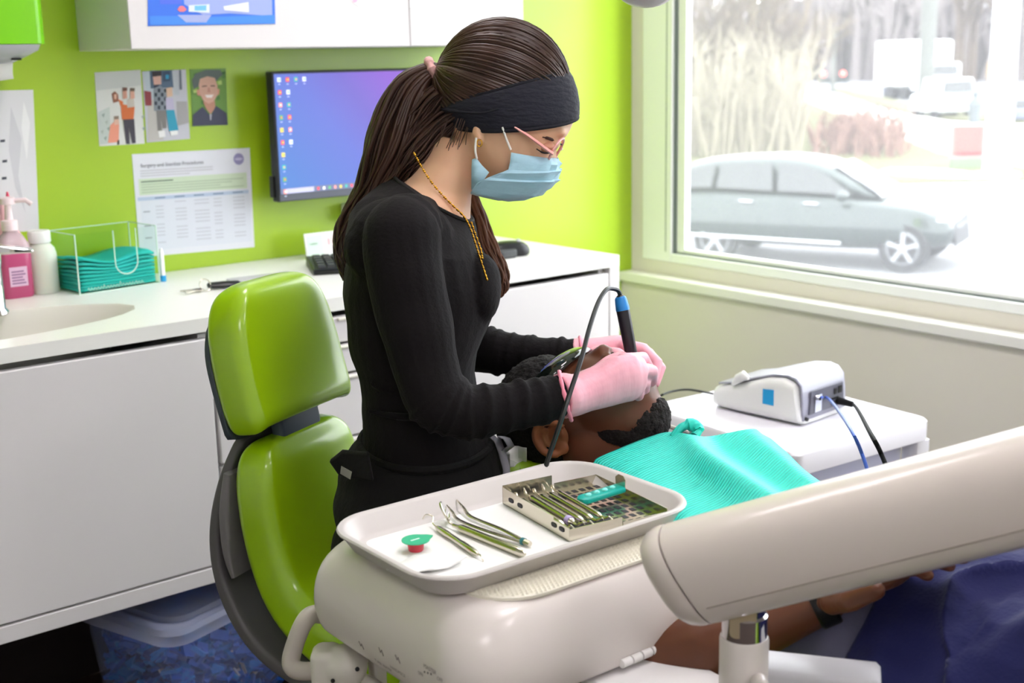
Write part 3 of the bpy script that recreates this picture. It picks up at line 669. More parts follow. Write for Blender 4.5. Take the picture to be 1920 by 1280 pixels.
# ================================================================== green stool
S0 = at(556, 757, 1.86)
fs = (HR*math.cos(.47)-HF*math.sin(.47)).normalized(); ls = V((fs.y, -fs.x, 0)).normalized()   # towards the near side edge
def pad(b, cur, o=S0, F=None, Lx=None, rf=.6, hollow=0.0, n=6, arch=0.0, arch0=.05):
    F = F or fs; Lx = Lx or ls; rings = []
    for i, (f, z, w, th) in enumerate(cur):
        a = cur[max(i-1, 0)]; d = cur[min(i+1, len(cur)-1)]
        t = V((d[0]-a[0], d[1]-a[1], 0)).normalized(); nx, nz = -t.y, t.x
        nd = F*nx + UP*nz; cc = o+F*f+UP*z
        ring = []
        for q in rr(0, 0, w/2, th/2, th/2*rf, 0, n):
            hl = hollow*(1-(q.x/(w/2))**2) if q.y*1 > 0 else 0
            ring.append(cc+Lx*q.x+nd*(q.y-hl)+UP*(arch*max(0, min(1, (arch0-z)/.08))*max(0, 1-(q.x/.125)**2) if arch else 0))
        rings.append(ring)
    b.loft(rings)
st = thing('stool', 'lime green dental stool with a tall two-part padded back and grey shell', 'stool', (S0.x+fs.x*.2, S0.y+fs.y*.2, 0))
WS = .80
def dens(cur, n=3):
    out = []; cur = [(a, z, w_*WS, t_) for a, z, w_, t_ in cur]; P = [cr([(c[0], c[1], 0) for c in cur], n), cr([(c[2], c[3], 0) for c in cur], n)]
    return [(p.x, p.y, q.x, q.y) for p, q in zip(*P)]
b = MB(M_vinyl); pad(b, dens([(-.050, .185, .10, .012), (-.049, .180, .17, .035), (-.046, .165, .23, .058), (-.040, .13, .275, .066), (-.030, .08, .295, .068), (-.016, .02, .30, .066), (-.007, -.012, .295, .062), (-.004, -.028, .275, .048), (-.003, -.034, .23, .02)]), hollow=-.014, arch=.045); b.build('upper_back_pad', st, sub=1)
b = MB(M_vinyl); pad(b, dens([(-.006, -.034, .15, .012), (-.006, -.040, .22, .035), (-.006, -.062, .27, .058), (-.002, -.11, .295, .066), (.012, -.19, .30, .07), (.048, -.262, .315, .075), (.125, -.308, .345, .08), (.21, -.322, .385, .08), (.33, -.322, .38, .075), (.40, -.328, .33, .06), (.43, -.335, .24, .03)]), hollow=-.012); b.build('seat_pad', st, sub=1)
M_shell = mat('grey_shell_plastic', (92, 90, 92), .45)
b = MB(M_shell); pad(b, dens([(-.040, -.03, .20, .014), (-.062, -.09, .25, .016), (-.078, -.17, .28, .018), (-.066, -.25, .30, .02), (-.016, -.322, .32, .022), (.06, -.362, .33, .022), (.16, -.380, .34, .022), (.30, -.380, .32, .02), (.38, -.372, .24, .014)])); b.build('lower_shell', st, sub=1)
b = MB(mat('dark_slate_plastic', (62, 72, 80), .5)); pad(b, dens([(-.076, .135, .22, .008), (-.066, .09, .28, .010), (-.046, .02, .295, .010), (-.034, -.035, .285, .010)])); b.build('upper_shell', st, sub=1)
b = MB(mat('slate_spine', (66, 78, 90), .5)); pad(b, dens([(-.02, .03, .12, .02), (-.002, -.03, .12, .022), (-.012, -.09, .12, .022), (-.03, -.16, .12, .02)])); b.build('spine', st)
b = MB(mat('light_grey_arm', (122, 119, 122), .4)); pad(b, dens([(-.046, -.08, .28, .012), (-.054, -.14, .29, .018), (-.052, -.20, .295, .014), (-.044, -.235, .29, .006)])); b.build('side_trim', st)
WS = 1.0
sc = S0+fs*.20
b = MB(M_chrome); b.lathe([(.03, .10), (.03, .22), (.022, .225), (.022, S0.z-.375)], (sc.x, sc.y, 0), 20); b.build('gas_column', st)
for k in range(5):
    a = 2*PI*k/5+.5; d = V((math.cos(a), math.sin(a), 0))
    b = MB(M_shell); b.tube([V((sc.x, sc.y, .12)), V((sc.x, sc.y, .085))+d*.25], [.026, .016], 8); o = b.build('foot', st)
    b = MB(M_black); b.lathe([(.028, -.012), (.03, -.008), (.03, .008), (.028, .012)], V((sc.x, sc.y, .031))+d*.25, 16, R=Matrix.Rotation(a, 3, 'Z') @ Matrix.Rotation(PI/2, 3, 'X')); b.build('castor', o)

# ================================================================== plastic drawer cart and the scaler unit
CZ = .65
cn = onz(1494, 852, CZ); ca = math.radians(.5); cx = V((math.cos(ca), math.sin(ca), 0)); cy = V((-math.sin(ca)+.08, math.cos(ca), 0)).normalized(); cx = V((cy.y, -cy.x, 0))
CWd, CDp = .385, .43
M_ct = mat('white_cart_plastic', (238, 236, 244), .3, coat=.1)
def cp3(u, v, z): return V((cn.x, cn.y, 0))+cx*u+cy*v+V((0, 0, z))
cang = math.atan2(cx.y, cx.x); cc = cp3(CWd/2, CDp/2, 0)
t = thing('drawer_cart', 'white plastic drawer cart standing by the window wall', 'cart', (cc.x, cc.y, 0))
b = MB(M_ct); b.loft([rr(cc.x, cc.y, CWd/2-k, CDp/2-k, .02, z, 4, cang) for k, z in ((.003, CZ-.045), (0, CZ-.043), (0, CZ-.006), (.004, CZ-.001), (.012, CZ))] ); b.build('top', t)
for (u, v) in ((.02, .02), (CWd-.02, .02), (.02, CDp-.02), (CWd-.02, CDp-.02)):
    b = MB(M_ct); b.loft([rr(*cp3(u, v, 0).xy, .02, .02, .006, z, 2, cang) for z in (.04, CZ-.044)]); b.build('post', t)
    b = MB(M_black); p = cp3(u, v, .02); b.lathe([(.02, -.009), (.02, .009)], p, 14, R=Matrix.Rotation(PI/2, 3, 'X')); b.build('castor', t)
for k in range(2): 
    b = MB(M_ct); zz = CZ-.235-k*.185; b.loft([rr(cc.x, cc.y, CWd/2-.004, CDp/2-.004, .02, z, 3, cang) for z in (zz, zz+.014)]); b.build('shelf_frame', t)
M_dw = clear('cloudy_drawer_plastic', (.92, .92, .97), haze=.5, hazec=(.84, .84, .92))
for k in range(3):
    zz = CZ-.22-k*.185; h = .165 if k < 2 else .155
    b = MB(M_dw); b.loft([rr(*cp3(CWd/2, CDp/2+.002, 0).xy, CWd/2-.045+e, CDp/2-.028, .012, z, 3, cang) for e, z in ((-.008, zz+.002), (.002, zz+h))] + [rr(*cp3(CWd/2, CDp/2+.002, 0).xy, CWd/2-.050+e, CDp/2-.033, .012, z, 3, cang) for e, z in ((.002, zz+h), (-.008, zz+.006))]); d = b.build('drawer', t)
    b = MB(M_ct); p = cp3(CWd/2, .014, zz+h-.03); b.box(p, (.10, .016, .014), Matrix.Rotation(cang, 3, 'Z')); b.build('handle', d, bevel=.004)

d0, d1 = onz(1500, 803, CZ), onz(1592, 769, CZ)
dx = (d1-d0); dw = dx.length; dx.normalize(); dy = V((-dx.y, dx.x, 0)); dl = .225
t = thing('scaler_unit', 'white and grey ultrasonic scaler unit with a blue sticker on the cart', 'dental device', (d0+dx*dw/2+dy*dl/2))
def dp(u, v, z): return d0+dx*u+dy*v+V((0, 0, z))
M_dev = mat('device_white', (236, 236, 236), .35, coat=.15); M_dg = mat('device_grey', (168, 168, 184), .3, coat=.3)
def sect(v, h, ins=0, z0=.0035, r=.018, lean=0.0):
    return [dp(dw/2+q.x, v+lean*(z0+h/2+q.y), z0+h/2+q.y) for q in rr(0, 0, dw/2-ins, h/2, min(r, h*.45), 0, 5)]
b = MB(M_dev); b.loft([sect(v, h, i, lean=l) for v, h, i, l in ((.002, .072, .006, .18), (.006, .080, .001, .18), (.03, .088, .0, .15), (.075, .084, 0, .05), (.12, .070, .0, 0), (.165, .054, 0, 0), (.20, .046, .002, 0), (.216, .040, .008, 0), (.222, .028, .02, 0))]); b.build('housing', t)
b = MB(M_dg)           # grey cover: over the top and down the back
prof = [(.010, .010), (.0115, .045), (.0145, .078), (.022, .0905), (.04, .0945), (.075, .0905), (.12, .0765), (.165, .0605), (.205, .052)]
def strip(b, prof, u0, u1, thick=.003):
    top = [[dp(u, v+(-.0022 if i < 3 else 0), z+.0012) for u in (u0, u0+.004, u1-.004, u1)] for i, (v, z) in enumerate(prof)]
    b.grid(top)
strip(b, [(v-.004 if i < 2 else v-.003 if i == 2 else v, z) for i, (v, z) in enumerate(prof)], .012, dw-.012); b.build('grey_cover', t, solid=.004, sol_off=0)
b = MB(M_dev); b.tube([dp(.004, v, z) for v, z in ((.125, .078), (.138, .082), (.15, .074), (.165, .058))], [.004, .010, .010, .003], 10); b.build('grip_flare', t)
b = MB(mat('device_top_plate', (232, 234, 240), .2, coat=.4)); b.grid([[dp(u, v, z+.0028) for u in (.03, dw/2, dw-.03)] for v, z in prof[4:8]]); b.build('control_panel', t)
M_dk = mat('socket_grey', (98, 98, 110), .45)
b = MB(M_dk); b.prism([dp(u, .0025+.0012*(z > .05), z) for u, z in ((.030, .020), (dw-.022, .020), (dw-.026, .066), (.036, .066))], -dy*.0035); b.build('rear_panel', t, bevel=.001)
b = MB(M_black); 
for (u, z, w, h) in ((dw-.06, .046, .009, .012), (dw-.045, .046, .012, .014), (dw-.075, .036, .03, .004), (dw-.07, .026, .028, .007)): b.prism([dp(u, -.0013, z), dp(u+w, -.0013, z), dp(u+w, -.0013, z+h), dp(u, -.0013, z+h)], -dy*.001)
b.build('sockets', t)
b = MB(ink((222, 226, 244))); b.prism([dp(.048, -.0014, .022), dp(.070, -.0014, .022), dp(.071, -.0014, .056), dp(.049, -.0014, .056)], -dy*.0006); b.build('rating_label', t)
b = MB(M_chrome); pq = dp(.052, -.001, .052); b.tube([pq, pq-dy*.009], [.006, .005], 12); b.build('inlet_nozzle', t)
b = MB(M_black); b.lathe([(.004, 0), (.004, .004)], dp(.021, .001, .014), 12, R=Matrix.Rotation(PI/2, 3, 'X')); b.build('screw_cover', t)
b = MB(ink((24, 158, 220))); b.prism([dp(-.0002, v, z) for v, z in ((.062, .034), (.088, .034), (.088, .064), (.062, .066))], -dx*.0005); b.build('sticker', t, label='blue square sticker')
b = MB(mat('water_tube_blue', (70, 104, 196), .35)); b.tube(cr([pq-dy*.006, pq-dy*.026+V((.003, 0, .001)), at(1592, 800, 1.905), at(1616, 850, 1.88), at(1632, 905, 1.86), at(1650, 1010, 1.86)], 6), .0028, 8)
tag(b.build('water_hose', fixn=True), 'thin blue hose hanging from the back of the scaler unit', 'hose')
b = MB(mat('cable_rubber', (20, 20, 22), .7, spec=.2)); pp = dp(dw-.045, -.003, .030)
b.tube(cr([pp, pp-dy*.03+V((.006, 0, -.004)), at(1632, 812, 1.90), at(1652, 850, 1.88), at(1668, 895, 1.86), at(1695, 1000, 1.86)], 6), .0035, 8)
b.tube([pp+dy*.002, pp-dy*.028+V((.006, 0, -.004))], [.008, .006], 10)
tag(b.build('power_cable'), 'black power cable plugged into the back of the scaler unit', 'cable')

# ================================================================== delivery unit (tray table)
du = thing('delivery_unit', 'white moulded dental delivery table carrying the instrument tray', 'dental unit', (.83, 1.02, .745))
ucx, ucy, uhx, uhy = .826, 1.040, .176, .164
b = MB(M_plas)
b.loft([rr(ucx, ucy-e, uhx+k, uhy+k, .06, z, 10, -.02) for k, z, e in ((-.012, .7445, 0), (-.002, .745, 0), (0, .7475, 0), (.004, .765, 0), (.004, .785, 0), (.0, .805, 0), (-.006, .820, 0), (-.016, .834, .003), (-.024, .8405, .004), (-.034, .8435, .005), (-.06, .8445, .006))], (True, True))
ub = b.build('housing', du, sub=1)
b = MB(mat('cream_grip_mat', (232, 228, 212), .6))
mx, my, mhx, mhy = .844, 1.024, .145, .130
b.loft([rr(mx, my, mhx-k, mhy-k, .06, z, 6, -.02) for k, z in ((0, .843), (0, .8462), (.001, .8466))])
k = 0
for i in range(54):
    for j in range(48):
        x = -mhx+.003+i*.0054+(j % 2)*.0027; y = -mhy+.003+j*.0054
        if abs(x) > mhx-.002 or abs(y) > mhy-.002 or (abs(x) < mhx-.03 and abs(y) < mhy-.045): continue
        ex = max(0, abs(x)-(mhx-.06)); ey = max(0, abs(y)-(mhy-.06))
        if math.hypot(ex, ey) > .058: continue
        p = V((mx+x+y*.02, my+y-x*.02, .8464)); r = .0027
        b.add([p+V((r, 0, 0)), p+V((0, r, 0)), p+V((-r, 0, 0)), p+V((0, -r, 0)), p+V((0, 0, .0034))], [(0, 1, 4), (1, 2, 4), (2, 3, 4), (3, 0, 4)])
b.build('grip_mat', du, kind='stuff')
bpy.context.view_layer.update()
dgx = bpy.context.evaluated_depsgraph_get()
def hit(o, x, y):
    r = ray(x, y).normalized(); M = o.matrix_world.inverted(); ok, loc, nrm, _ = o.evaluated_get(dgx).ray_cast(M @ EYE, M.to_3x3() @ r)
    return (o.matrix_world @ loc, nrm) if ok else (None, None)
b = MB(); ic = ink((128, 116, 116))
for (x, y, tx, sz) in ((664, 1219, 'CUP FILL', .0058), (704, 1238, 'TURB. WATER', .0052), (733, 1251, 'HANDPIECE', .0052), (795, 1250, 'MASTER', .0060), (785, 1262, 'ON', .0052), (820, 1273, 'OFF', .0052)):
    p, nn = hit(ub, x, y)
    if p is None: continue
    xd_ = UP.cross(nn).normalized(); yd_ = nn.cross(xd_)
    text_mesh(b, tx, p+nn*.0002, xd_, yd_, sz, ic, .0005)
for (x, y) in ((797, 1259), (803, 1261), (809, 1263)):
    p, nn = hit(ub, x, y)
    if p is not None: xd_ = UP.cross(nn).normalized(); yd_ = nn.cross(xd_); b.add([p+nn*.0006+xd_*.0012*math.cos(a)+yd_*.0012*math.sin(a) for a in [2*PI*k/10 for k in range(10)]], [tuple(range(10))], ink((60, 56, 56)))
for (x, y) in ((678, 1210), (715, 1222), (746, 1236)):      # little pictograms
    p, nn = hit(ub, x, y)
    if p is not None:
        xd_ = UP.cross(nn).normalized(); yd_ = nn.cross(xd_)
        b.tube([p+nn*.0003+xd_*u+yd_*v for u, v in ((-.004, .004), (-.001, -.001), (.001, .003), (.004, -.003))], .0004, 5, m=ic)
if b.v: b.build('control_marks', du, fixn=False, label='small grey printed control names')
for k in range(4):
    p = onz(1148+k*22, 1229-k*6.2, .751); b = MB(mat('hinge_plastic', (244, 242, 240), .3)); b.tube([V((p.x-.0062, .8725, .7515)), V((p.x+.0062, .8725, .7515))], .0048, 12); b.build('hinge_knuckle', du)
M_hb = mat('warm_grey_tube', (196, 188, 180), .35)
b = MB(M_hb); b.tube(cr([at(605, 1152, 1.47), at(585, 1152, 1.46), at(567, 1172, 1.45), at(547, 1228, 1.45), at(550, 1252, 1.445), at(575, 1258, 1.44), at(622, 1252, 1.43)], 6), .0105, 14); b.build('handle', du)
M_jt = mat('joint_white', (226, 222, 212), .35)
jc = at(640, 1250, 1.42)
b = MB(M_jt); b.ell(at(648, 1248, 1.42), (.025, .025, .025)); b.loft([rr(*at(614, 1250, 1.425).xy, .017-k, .019-k, .008, at(614, 1250, 1.425).z+z, 4, -YAW) for k, z in ((.004, -.022), (0, -.018), (0, .018), (.005, .024))]); b.tube([at(606, 1240, 1.425), at(590, 1228, 1.425)], [.012, .007], 10); b.tube([jc, at(690, 1222, 1.46)], [.014, .01], 12); b.fuse('pivot_joint', du, .002, 3)
b = MB(M_black)
for (x, y) in ((624, 1276), (670, 1254)): p = at(x, y, 1.398); b = MB(M_black); b.ell(p, .0026, nu=8, nv=6); b.build('screw', du)
b = MB(M_jt); q = at(708, 1262, 1.45); b.bb((q.x-.008, q.y-.008, .60), (q.x+.008, q.y+.008, .746)); b.build('hanger_rod', du, bevel=.002)
b = MB(M_jt); b.tube(cr([jc, at(690, 1275, 1.43), at(740, 1300, 1.45), at(770, 1262, 1.46)], 5), .006, 10); b.build('supply_tube', du)
b = MB(mat('bracket_white', (240, 238, 238), .3, coat=.2))
bq = [onz(1120, 1262, .742), onz(1238, 1211, .742), onz(1352, 1284, .742)]
b.prism([(.80, .895, .728), (.917, .893, .728), (.902, .70, .728), (.82, .69, .728)], (0, 0, .014)); b.build('bracket', du, bevel=.003)
b = MB(M_plas); b.lathe([(.03, .55), (.03, .70), (.026, .728)], (.861, .731, 0), 20); b.build('hub', du)

# ================================================================== support arm
arm = thing('support_arm', 'thick white swing arm with a rounded end cap on a chrome-necked post', 'arm', (.861, .731, .742))
A0, A1 = at(1290, 1074, 1.2), at(1920, 912, 1.105); ad = (A1-A0).normalized(); A2 = A0+ad*1.15
au = UP-ad*ad.z; au.normalize(); an = ad.cross(au)      # an: horizontal, across the arm
if an.dot(EYE-A0) < 0: an = -an
def asec(c, kh, kv, tilt=0.0):
    ring = []
    for k in range(36):
        a = 2*PI*k/36; x = math.cos(a); y = math.sin(a)
        e = .78; x = math.copysign(abs(x)**e, x); y = math.copysign(abs(y)**e, y)
        ring.append(c+an*(.046*kh*x)+au*(.0485*kv*y)+ad*(-tilt*y*.0485*kv))
    return ring
M_arm = mat('arm_white', (216, 206, 200), .3, coat=.25)
T = .24
b = MB(M_arm); b.loft([asec(A0+ad*.002, .995, .995, T), asec(A0+ad*.004, 1, 1, T), asec(A0+ad*.10, 1, 1, 0), asec(A2, 1, 1, 0)]); b.build('arm_tube', arm)
b = MB(M_arm); b.loft([asec(A0+ad*x, k, k, T) for x, k in ((.0, .995), (-.004, 1.0), (-.010, .985), (-.017, .94), (-.022, .85), (-.0255, .7), (-.0265, .4), (-.0268, .05))]); b.build('end_cap', arm)
b = MB(mat('seam_grey', (150, 140, 130), .6))
aa = math.radians(-20); sx_ = math.copysign(abs(math.cos(aa))**.78, 1); sy_ = -abs(math.sin(aa))**.78
off = an*.046*sx_+au*.0485*sy_
b.tube([A0+off+ad*.016, A2+off], .0007, 6); b.build('seam', arm)
pc = V((.861, .731, 0)); ta = A0+ad*((pc-A0).dot(V((ad.x, ad.y, 0)))/ (ad.x**2+ad.y**2)); 
b = MB(M_chrome); b.lathe([(.0215, ta.z-.078), (.0215, ta.z-.055), (.0195, ta.z-.053), (.0195, ta.z-.03)], pc, 28); b.build('chrome_neck', arm)
b = MB(mat('neck_pad', (206, 190, 160), .3, metal=.6)); b.loft([[p for p in rr(0, 0, .013, .016, .007, 0, 4)] for _ in ()] or [[pc+V((0, 0, ta.z-.055))+an*dpt+ad.cross(UP).cross(UP)*0+HR*q.x+UP*q.y for q in rr(0, 0, .0125, .016, .007, 0, 4)] for dpt in (.012, .0205)]); b.build('neck_pad', arm)
b = MB(M_plas); b.lathe([(.0232, .742), (.0232, ta.z-.080), (.022, ta.z-.0765)], pc, 28); b.build('post', arm)
b = MB(M_plas); kp_ = at(1425, 1282, 1.175); b.lathe([(.008, -.006), (.008, .006), (.006, .008)], kp_, 16, R=Matrix.Rotation(-YAW, 3, 'Z') @ Matrix.Rotation(PI/2, 3, 'X')); b.build('knob', arm)
g0, g1 = at(1400, 1262, 1.23), at(1650, 1290, 1.2); gd = (g1-g0).normalized(); gs = gd.cross(UP).normalized(); gu = gs.cross(gd)
b = MB(mat('pale_grey_metal', (206, 206, 212), .35)); b.loft([[g0+gd*x+gs*q.x+gu*q.y for q in rr(0, 0, .024*k, .017*k, .006, 0, 3)] for x, k in ((0, 1), ((g1-g0).length-.004, 1), ((g1-g0).length, .85))]); b.build('lower_link', arm)

# ================================================================== instrument tray and what lies on it
tx, ty, tz, trot = .8335, 1.037, .8468, -.022
M_tray = mat('warm_white_tray', (204, 199, 196), .4, coat=.1)
b = MB(M_tray)
HX, HY = .1835, .1145
prof = [(-.030, .0002), (-.020, .0), (-.016, .002), (-.005, .019), (-.001, .0215), (0, .0235), (-.0015, .0255), (-.006, .0258), (-.010, .0235), (-.020, .006), (-.023, .0042), (-.05, .0040)]
b.loft([rr(tx, ty, HX+k, HY+k, max(.012, .055+k), tz+z, 9, trot) for k, z in prof], (True, True)); tr = b.build('instrument_tray'); tag(tr, 'pale rectangular instrument tray with a raised rim on the delivery table', 'tray')
FZ = tz+.0041
b = MB(M_paper); b.loft([rr(tx, ty, HX-.034, HY-.034, .014, z, 4, trot) for z in (FZ+.0002, FZ+.0008)]); tag(b.build('tray_paper'), 'white paper liner covering the floor of the instrument tray', 'paper')
LZ = FZ+.0009
b = MB(M_paper); p = onz(800, 1062, LZ); b.grid([[p+V((.05*(i/6-.5)*1.4, .045*(j/6-.5), .004+.003*math.sin(i*1.2+j*.7)+.002*math.cos(j*1.7))) for j in range(7)] for i in range(7)]); tag(b.build('gauze', solid=.0015), 'crumpled white gauze at the front corner of the tray', 'gauze')
# prophy paste cup
p = onz(780, 1031, LZ)
t = thing('paste_cup', 'tiny red paste cup with a green foil lid on the tray', 'cup', p)
b = MB(mat('red_cup', (214, 66, 82), .4)); b.lathe([(.0075, 0), (.0082, .001), (.0092, .0105), (.0095, .011)], p, 20); b.build('cup', t)
b = MB(mat('green_foil', (64, 186, 140), .4)); q = p+V((0, 0, .0112)); ring = [V((.0152*math.cos(a), .0152*math.sin(a), 0)) for a in [2*PI*k/22 for k in range(22)]]; ring[0] += V((.006, -.002, 0)); ring[21] += V((.003, -.001, 0)); ring[1] += V((.003, 0, 0))
b.prism([q+r for r in ring], (0, 0, .0009)); b.build('lid', t)
b = MB(ink((220, 250, 236))); b.bb((q.x-.006, q.y-.001, q.z+.0009), (q.x+.005, q.y+.001, q.z+.0012)); b.build('lid_print', t)
# loose instruments
def lie(px, py, h): return onz(px, py, LZ)+V((0, 0, h))
t = thing('explorer', 'slim steel explorer with hooked tips on the tray, nearest the paste cup', 'dental instrument', lie(868, 1018, 0))
e0, e1 = lie(818, 994, .0042), lie(896, 1046, .0042)
b = MB(M_steel); b.tube([e0, e0.lerp(e1, .08), e0.lerp(e1, .3), e0.lerp(e1, .32), e0.lerp(e1, .62), e0.lerp(e1, .64), e0.lerp(e1, .92), e1], [.0018, .0036, .0038, .0034, .0034, .0038, .0036, .002], 12); b.build('handle', t)
ed = (e1-e0).normalized(); es = V((-ed.y, ed.x, 0))
b = MB(M_steel); b.tube(cr([e0, e0-ed*.008+V((0, 0, .002)), e0-ed*.014+es*.003+V((0, 0, .007)), e0-ed*.021-es*.002+V((0, 0, .008)), e0-ed*.025-es*.004+V((0, 0, .002))], 5), .0008, 6); b.build('hooked_tip', t)
b = MB(M_steel); b.tube(cr([e1, e1+ed*.006+V((0, 0, .001)), e1+ed*.011+V((0, 0, -.002)), e1+ed*.011+V((0, 0, -.0042))], 5), .0008, 6); b.build('hooked_tip', t)
t = thing('mouth_mirror', 'steel mouth mirror with a thick handle on the tray', 'dental instrument', lie(905, 1012, 0))
e0, e1 = lie(850, 992, .0048), lie(985, 1047, .0048); ed = (e1-e0).normalized()
b = MB(M_steel); b.tube([e0, e0.lerp(e1, .06), e0.lerp(e1, .10), e0.lerp(e1, .13), e0.lerp(e1, .9), e0.lerp(e1, .97), e1], [.0022, .0025, .004, .0049, .0049, .0042, .0015], 14); b.build('handle', t)
mp = lie(833, 980, .0135); b = MB(M_steel); b.tube(cr([e0, e0-ed*.007+V((0, 0, .002)), mp+V((.001, -.003, -.006))], 4), .0013, 8); b.build('neck', t)
R = Matrix.Rotation(.9, 3, 'Z') @ Matrix.Rotation(1.1, 3, 'X') 
b = MB(M_steel); b.lathe([(.0112, 0), (.0118, .0008), (.0118, .0022), (.0112, .0026)], mp, 24, R=R); b.build('mirror_rim', t)
b = MB(M_chrome); b.lathe([(.0106, .0026), (.0106, .0029)], mp, 24, R=R); b.build('mirror_glass', t)
t = thing('tweezers', 'steel locking tweezers with a teal band on the tray beside the cassette', 'dental instrument', lie(930, 990, 0))
e1 = lie(993, 1026, .004); ea, eb = lie(862, 982, .004), lie(884, 975, .004)
ta_, tb_ = lie(838, 962, .010), lie(857, 952, .010)
for (m_, tip) in ((ea, ta_), (eb, tb_)):
    b = MB(M_steel); pts = cr([e1, e1.lerp(m_, .5)+(m_-ea.lerp(eb, .5))*.35, m_, tip+(m_-tip)*.5, tip], 5); K = len(pts)
    b.tube(pts, [(.0026 if i < K*.55 else .0026-.0019*(i-K*.55)/(K*.45)) for i in range(K)], 8, flat=.6); b.build('arm', t)
ed = (e1-ea.lerp(eb, .5)).normalized(); b = MB(mat('teal_band', (52, 128, 134), .4)); b.tube([e1-ed*.012, e1-ed*.008], .0042, 10); b.build('colour_band', t)
b = MB(M_steel); b.tube([e1-ed*.008, e1+ed*.001], [.0036, .003], 8); b.build('heel', t)
# cassette
cA, cF_, cRt, cBk = onz(893, 955, LZ), onz(1067, 1016, LZ), onz(1167, 992, LZ), onz(980, 934, LZ)
vx = (cRt-cF_); vx.normalize(); vy = V((-vx.y, vx.x, 0)); Lc = (cA-cF_).dot(vy); w1 = (cRt-cF_).length
t = thing('instrument_cassette', 'open perforated steel cassette of instruments on the tray', 'cassette', cF_)
def kq(u, v, z): return cF_+vx*u+vy*v+V((0, 0, z))
def kbox(b, u0, u1, v0, v1, z0, z1, m=None):
    P = [kq(u, v, z) for u in (u0, u1) for v in (v0, v1) for z in (z0, z1)]
    b.add(P, [(0, 1, 3, 2), (4, 6, 7, 5), (0, 4, 5, 1), (2, 3, 7, 6), (0, 2, 6, 4), (1, 5, 7, 3)], m)
M_sd = mat('cassette_slot_dark', (24, 24, 34), .5); wh = .0195; w2 = w1+.062
b = MB(M_steel); kbox(b, 0, w1, 0, Lc, .0005, .0015); b.build('base_plate', t)
b = MB(M_steel); kbox(b, 0, .001, 0, Lc*.22, .0005, wh*.8); kbox(b, 0, .001, Lc*.22, Lc*.78, .0005, wh); kbox(b, 0, .001, Lc*.78, Lc, .0005, wh*1.05); b.build('side_wall', t)
b = MB(M_steel); kbox(b, 0, w1*.97, Lc-.001, Lc, .0005, wh*1.15); b.build('end_wall', t)
b = MB(M_steel); kbox(b, .001, w1, 0, .001, .0005, wh*.72); b.build('end_wall', t)
for v in (.10, .21, .72, .86):
    b = MB(M_sd); c_ = kq(-.0003, Lc*v, wh*.52); b.prism([c_+vy*(.0052*math.copysign(abs(math.cos(a))**.6, math.cos(a)))+V((0, 0, .0026*math.copysign(abs(math.sin(a))**.6, math.sin(a)))) for a in [2*PI*k/16 for k in range(16)]], -vx*.0003); b.build('slot', t)
b = MB(M_steel); kbox(b, w1+.001, w2, 0, Lc, .0005, .0015); b.build('lid_plate', t)
b = MB(M_steel); kbox(b, w2-.001, w2, 0, Lc, .0005, .012); b.build('lid_side', t)
b = MB(M_steel); kbox(b, w1+.001, w2, Lc-.001, Lc, .0005, .012); b.build('lid_end', t)
b = MB(M_steel); kbox(b, w1+.001, w2, 0, .001, .0005, .008); b.build('lid_end', t)
b = MB(M_sd)
for i in range(9):
    for j in range(5):
        u = w1+.009+j*.0105; v = .008+i*(Lc-.016)/8.6
        kbox(b, u, u+.006, v, v+.0085, .0015, .0018)
b.build('perforations', t)
b = MB(mat('dark_rubber_rail', (26, 28, 44), .5)); kbox(b, .004, w1-.002, .020, .030, .0015, .006); kbox(b, .004, w1-.002, Lc-.032, Lc-.022, .0015, .006); b.build('rubber_rail', t)
names = ['steel scaler in the cassette, nearest the slotted side', 'second steel scaler from the slotted side, ribbed grip with a violet ring', 'third steel instrument from the slotted side of the cassette', 'fourth steel instrument from the slotted side, lying beside the lid', 'steel instrument in the cassette, closest to the perforated lid']
for k in range(5):
    u = .009+k*.0125; v0, v1 = Lc*.17, Lc*.84; hz = .0095
    t = thing('dental_scaler', names[k], 'dental instrument', kq(u, Lc/2, hz), 'instruments in the cassette')
    r = (.0036, .0046, .0036, .0034, .0030)[k]
    c0, c1 = kq(u, v0, hz), kq(u+.002, v1, hz+.0015)
    pts = [c0.lerp(c1, i/24) for i in range(25)]; rad = [r*(.45 if i in (0, 24) else .8 if i in (1, 23) else 1.0) * (1.12 if (k == 1 and i % 2) else 1) for i in range(25)]
    b = MB(M_steel); b.tube(pts, rad, 12); b.build('handle', t)
    for (p_, s_) in ((c0, -1), (c1, 1)):
        b = MB(M_steel); b.tube(cr([p_, p_+vy*s_*.007, p_+vy*s_*.012+V((0, 0, .003))+vx*.001, p_+vy*s_*.017+V((0, 0, .001+.004*(k % 2)))+vx*.002, p_+vy*s_*.019+V((0, 0, -.003))+vx*.004], 4), [.0016]*9+[.0012]*4+[.0006]*4, 6); b.build('tip', t)
    if k == 1: b = MB(mat('violet_ring', (186, 170, 220), .4)); b.tube([c0.lerp(c1, .06), c0.lerp(c1, .13)], r*1.15, 12); b.build('ring', t)
p0, p1 = onz(1088, 957, LZ)+V((0, 0, .012)), onz(1163, 936, LZ)+V((0, 0, .014)); pdv = (p1-p0).normalized(); pw = V((-pdv.y, pdv.x, 0))
t = thing('bur_block', 'teal plastic holder strip lying across the cassette lid', 'holder', (p0+p1)/2)
b = MB(mat('teal_plastic', (0, 172, 160), .3)); b.loft([[p0+pdv*x+pw*q.x+V((0, 0, q.y)) for q in rr(0, 0, .010*k, .0035*k, .003, 0, 3)] for x, k in ((0, .6), (.004, 1), ((p1-p0).length, 1))]); b.build('strip', t)
b = MB(mat('pale_teal_beads', (120, 226, 216), .25))
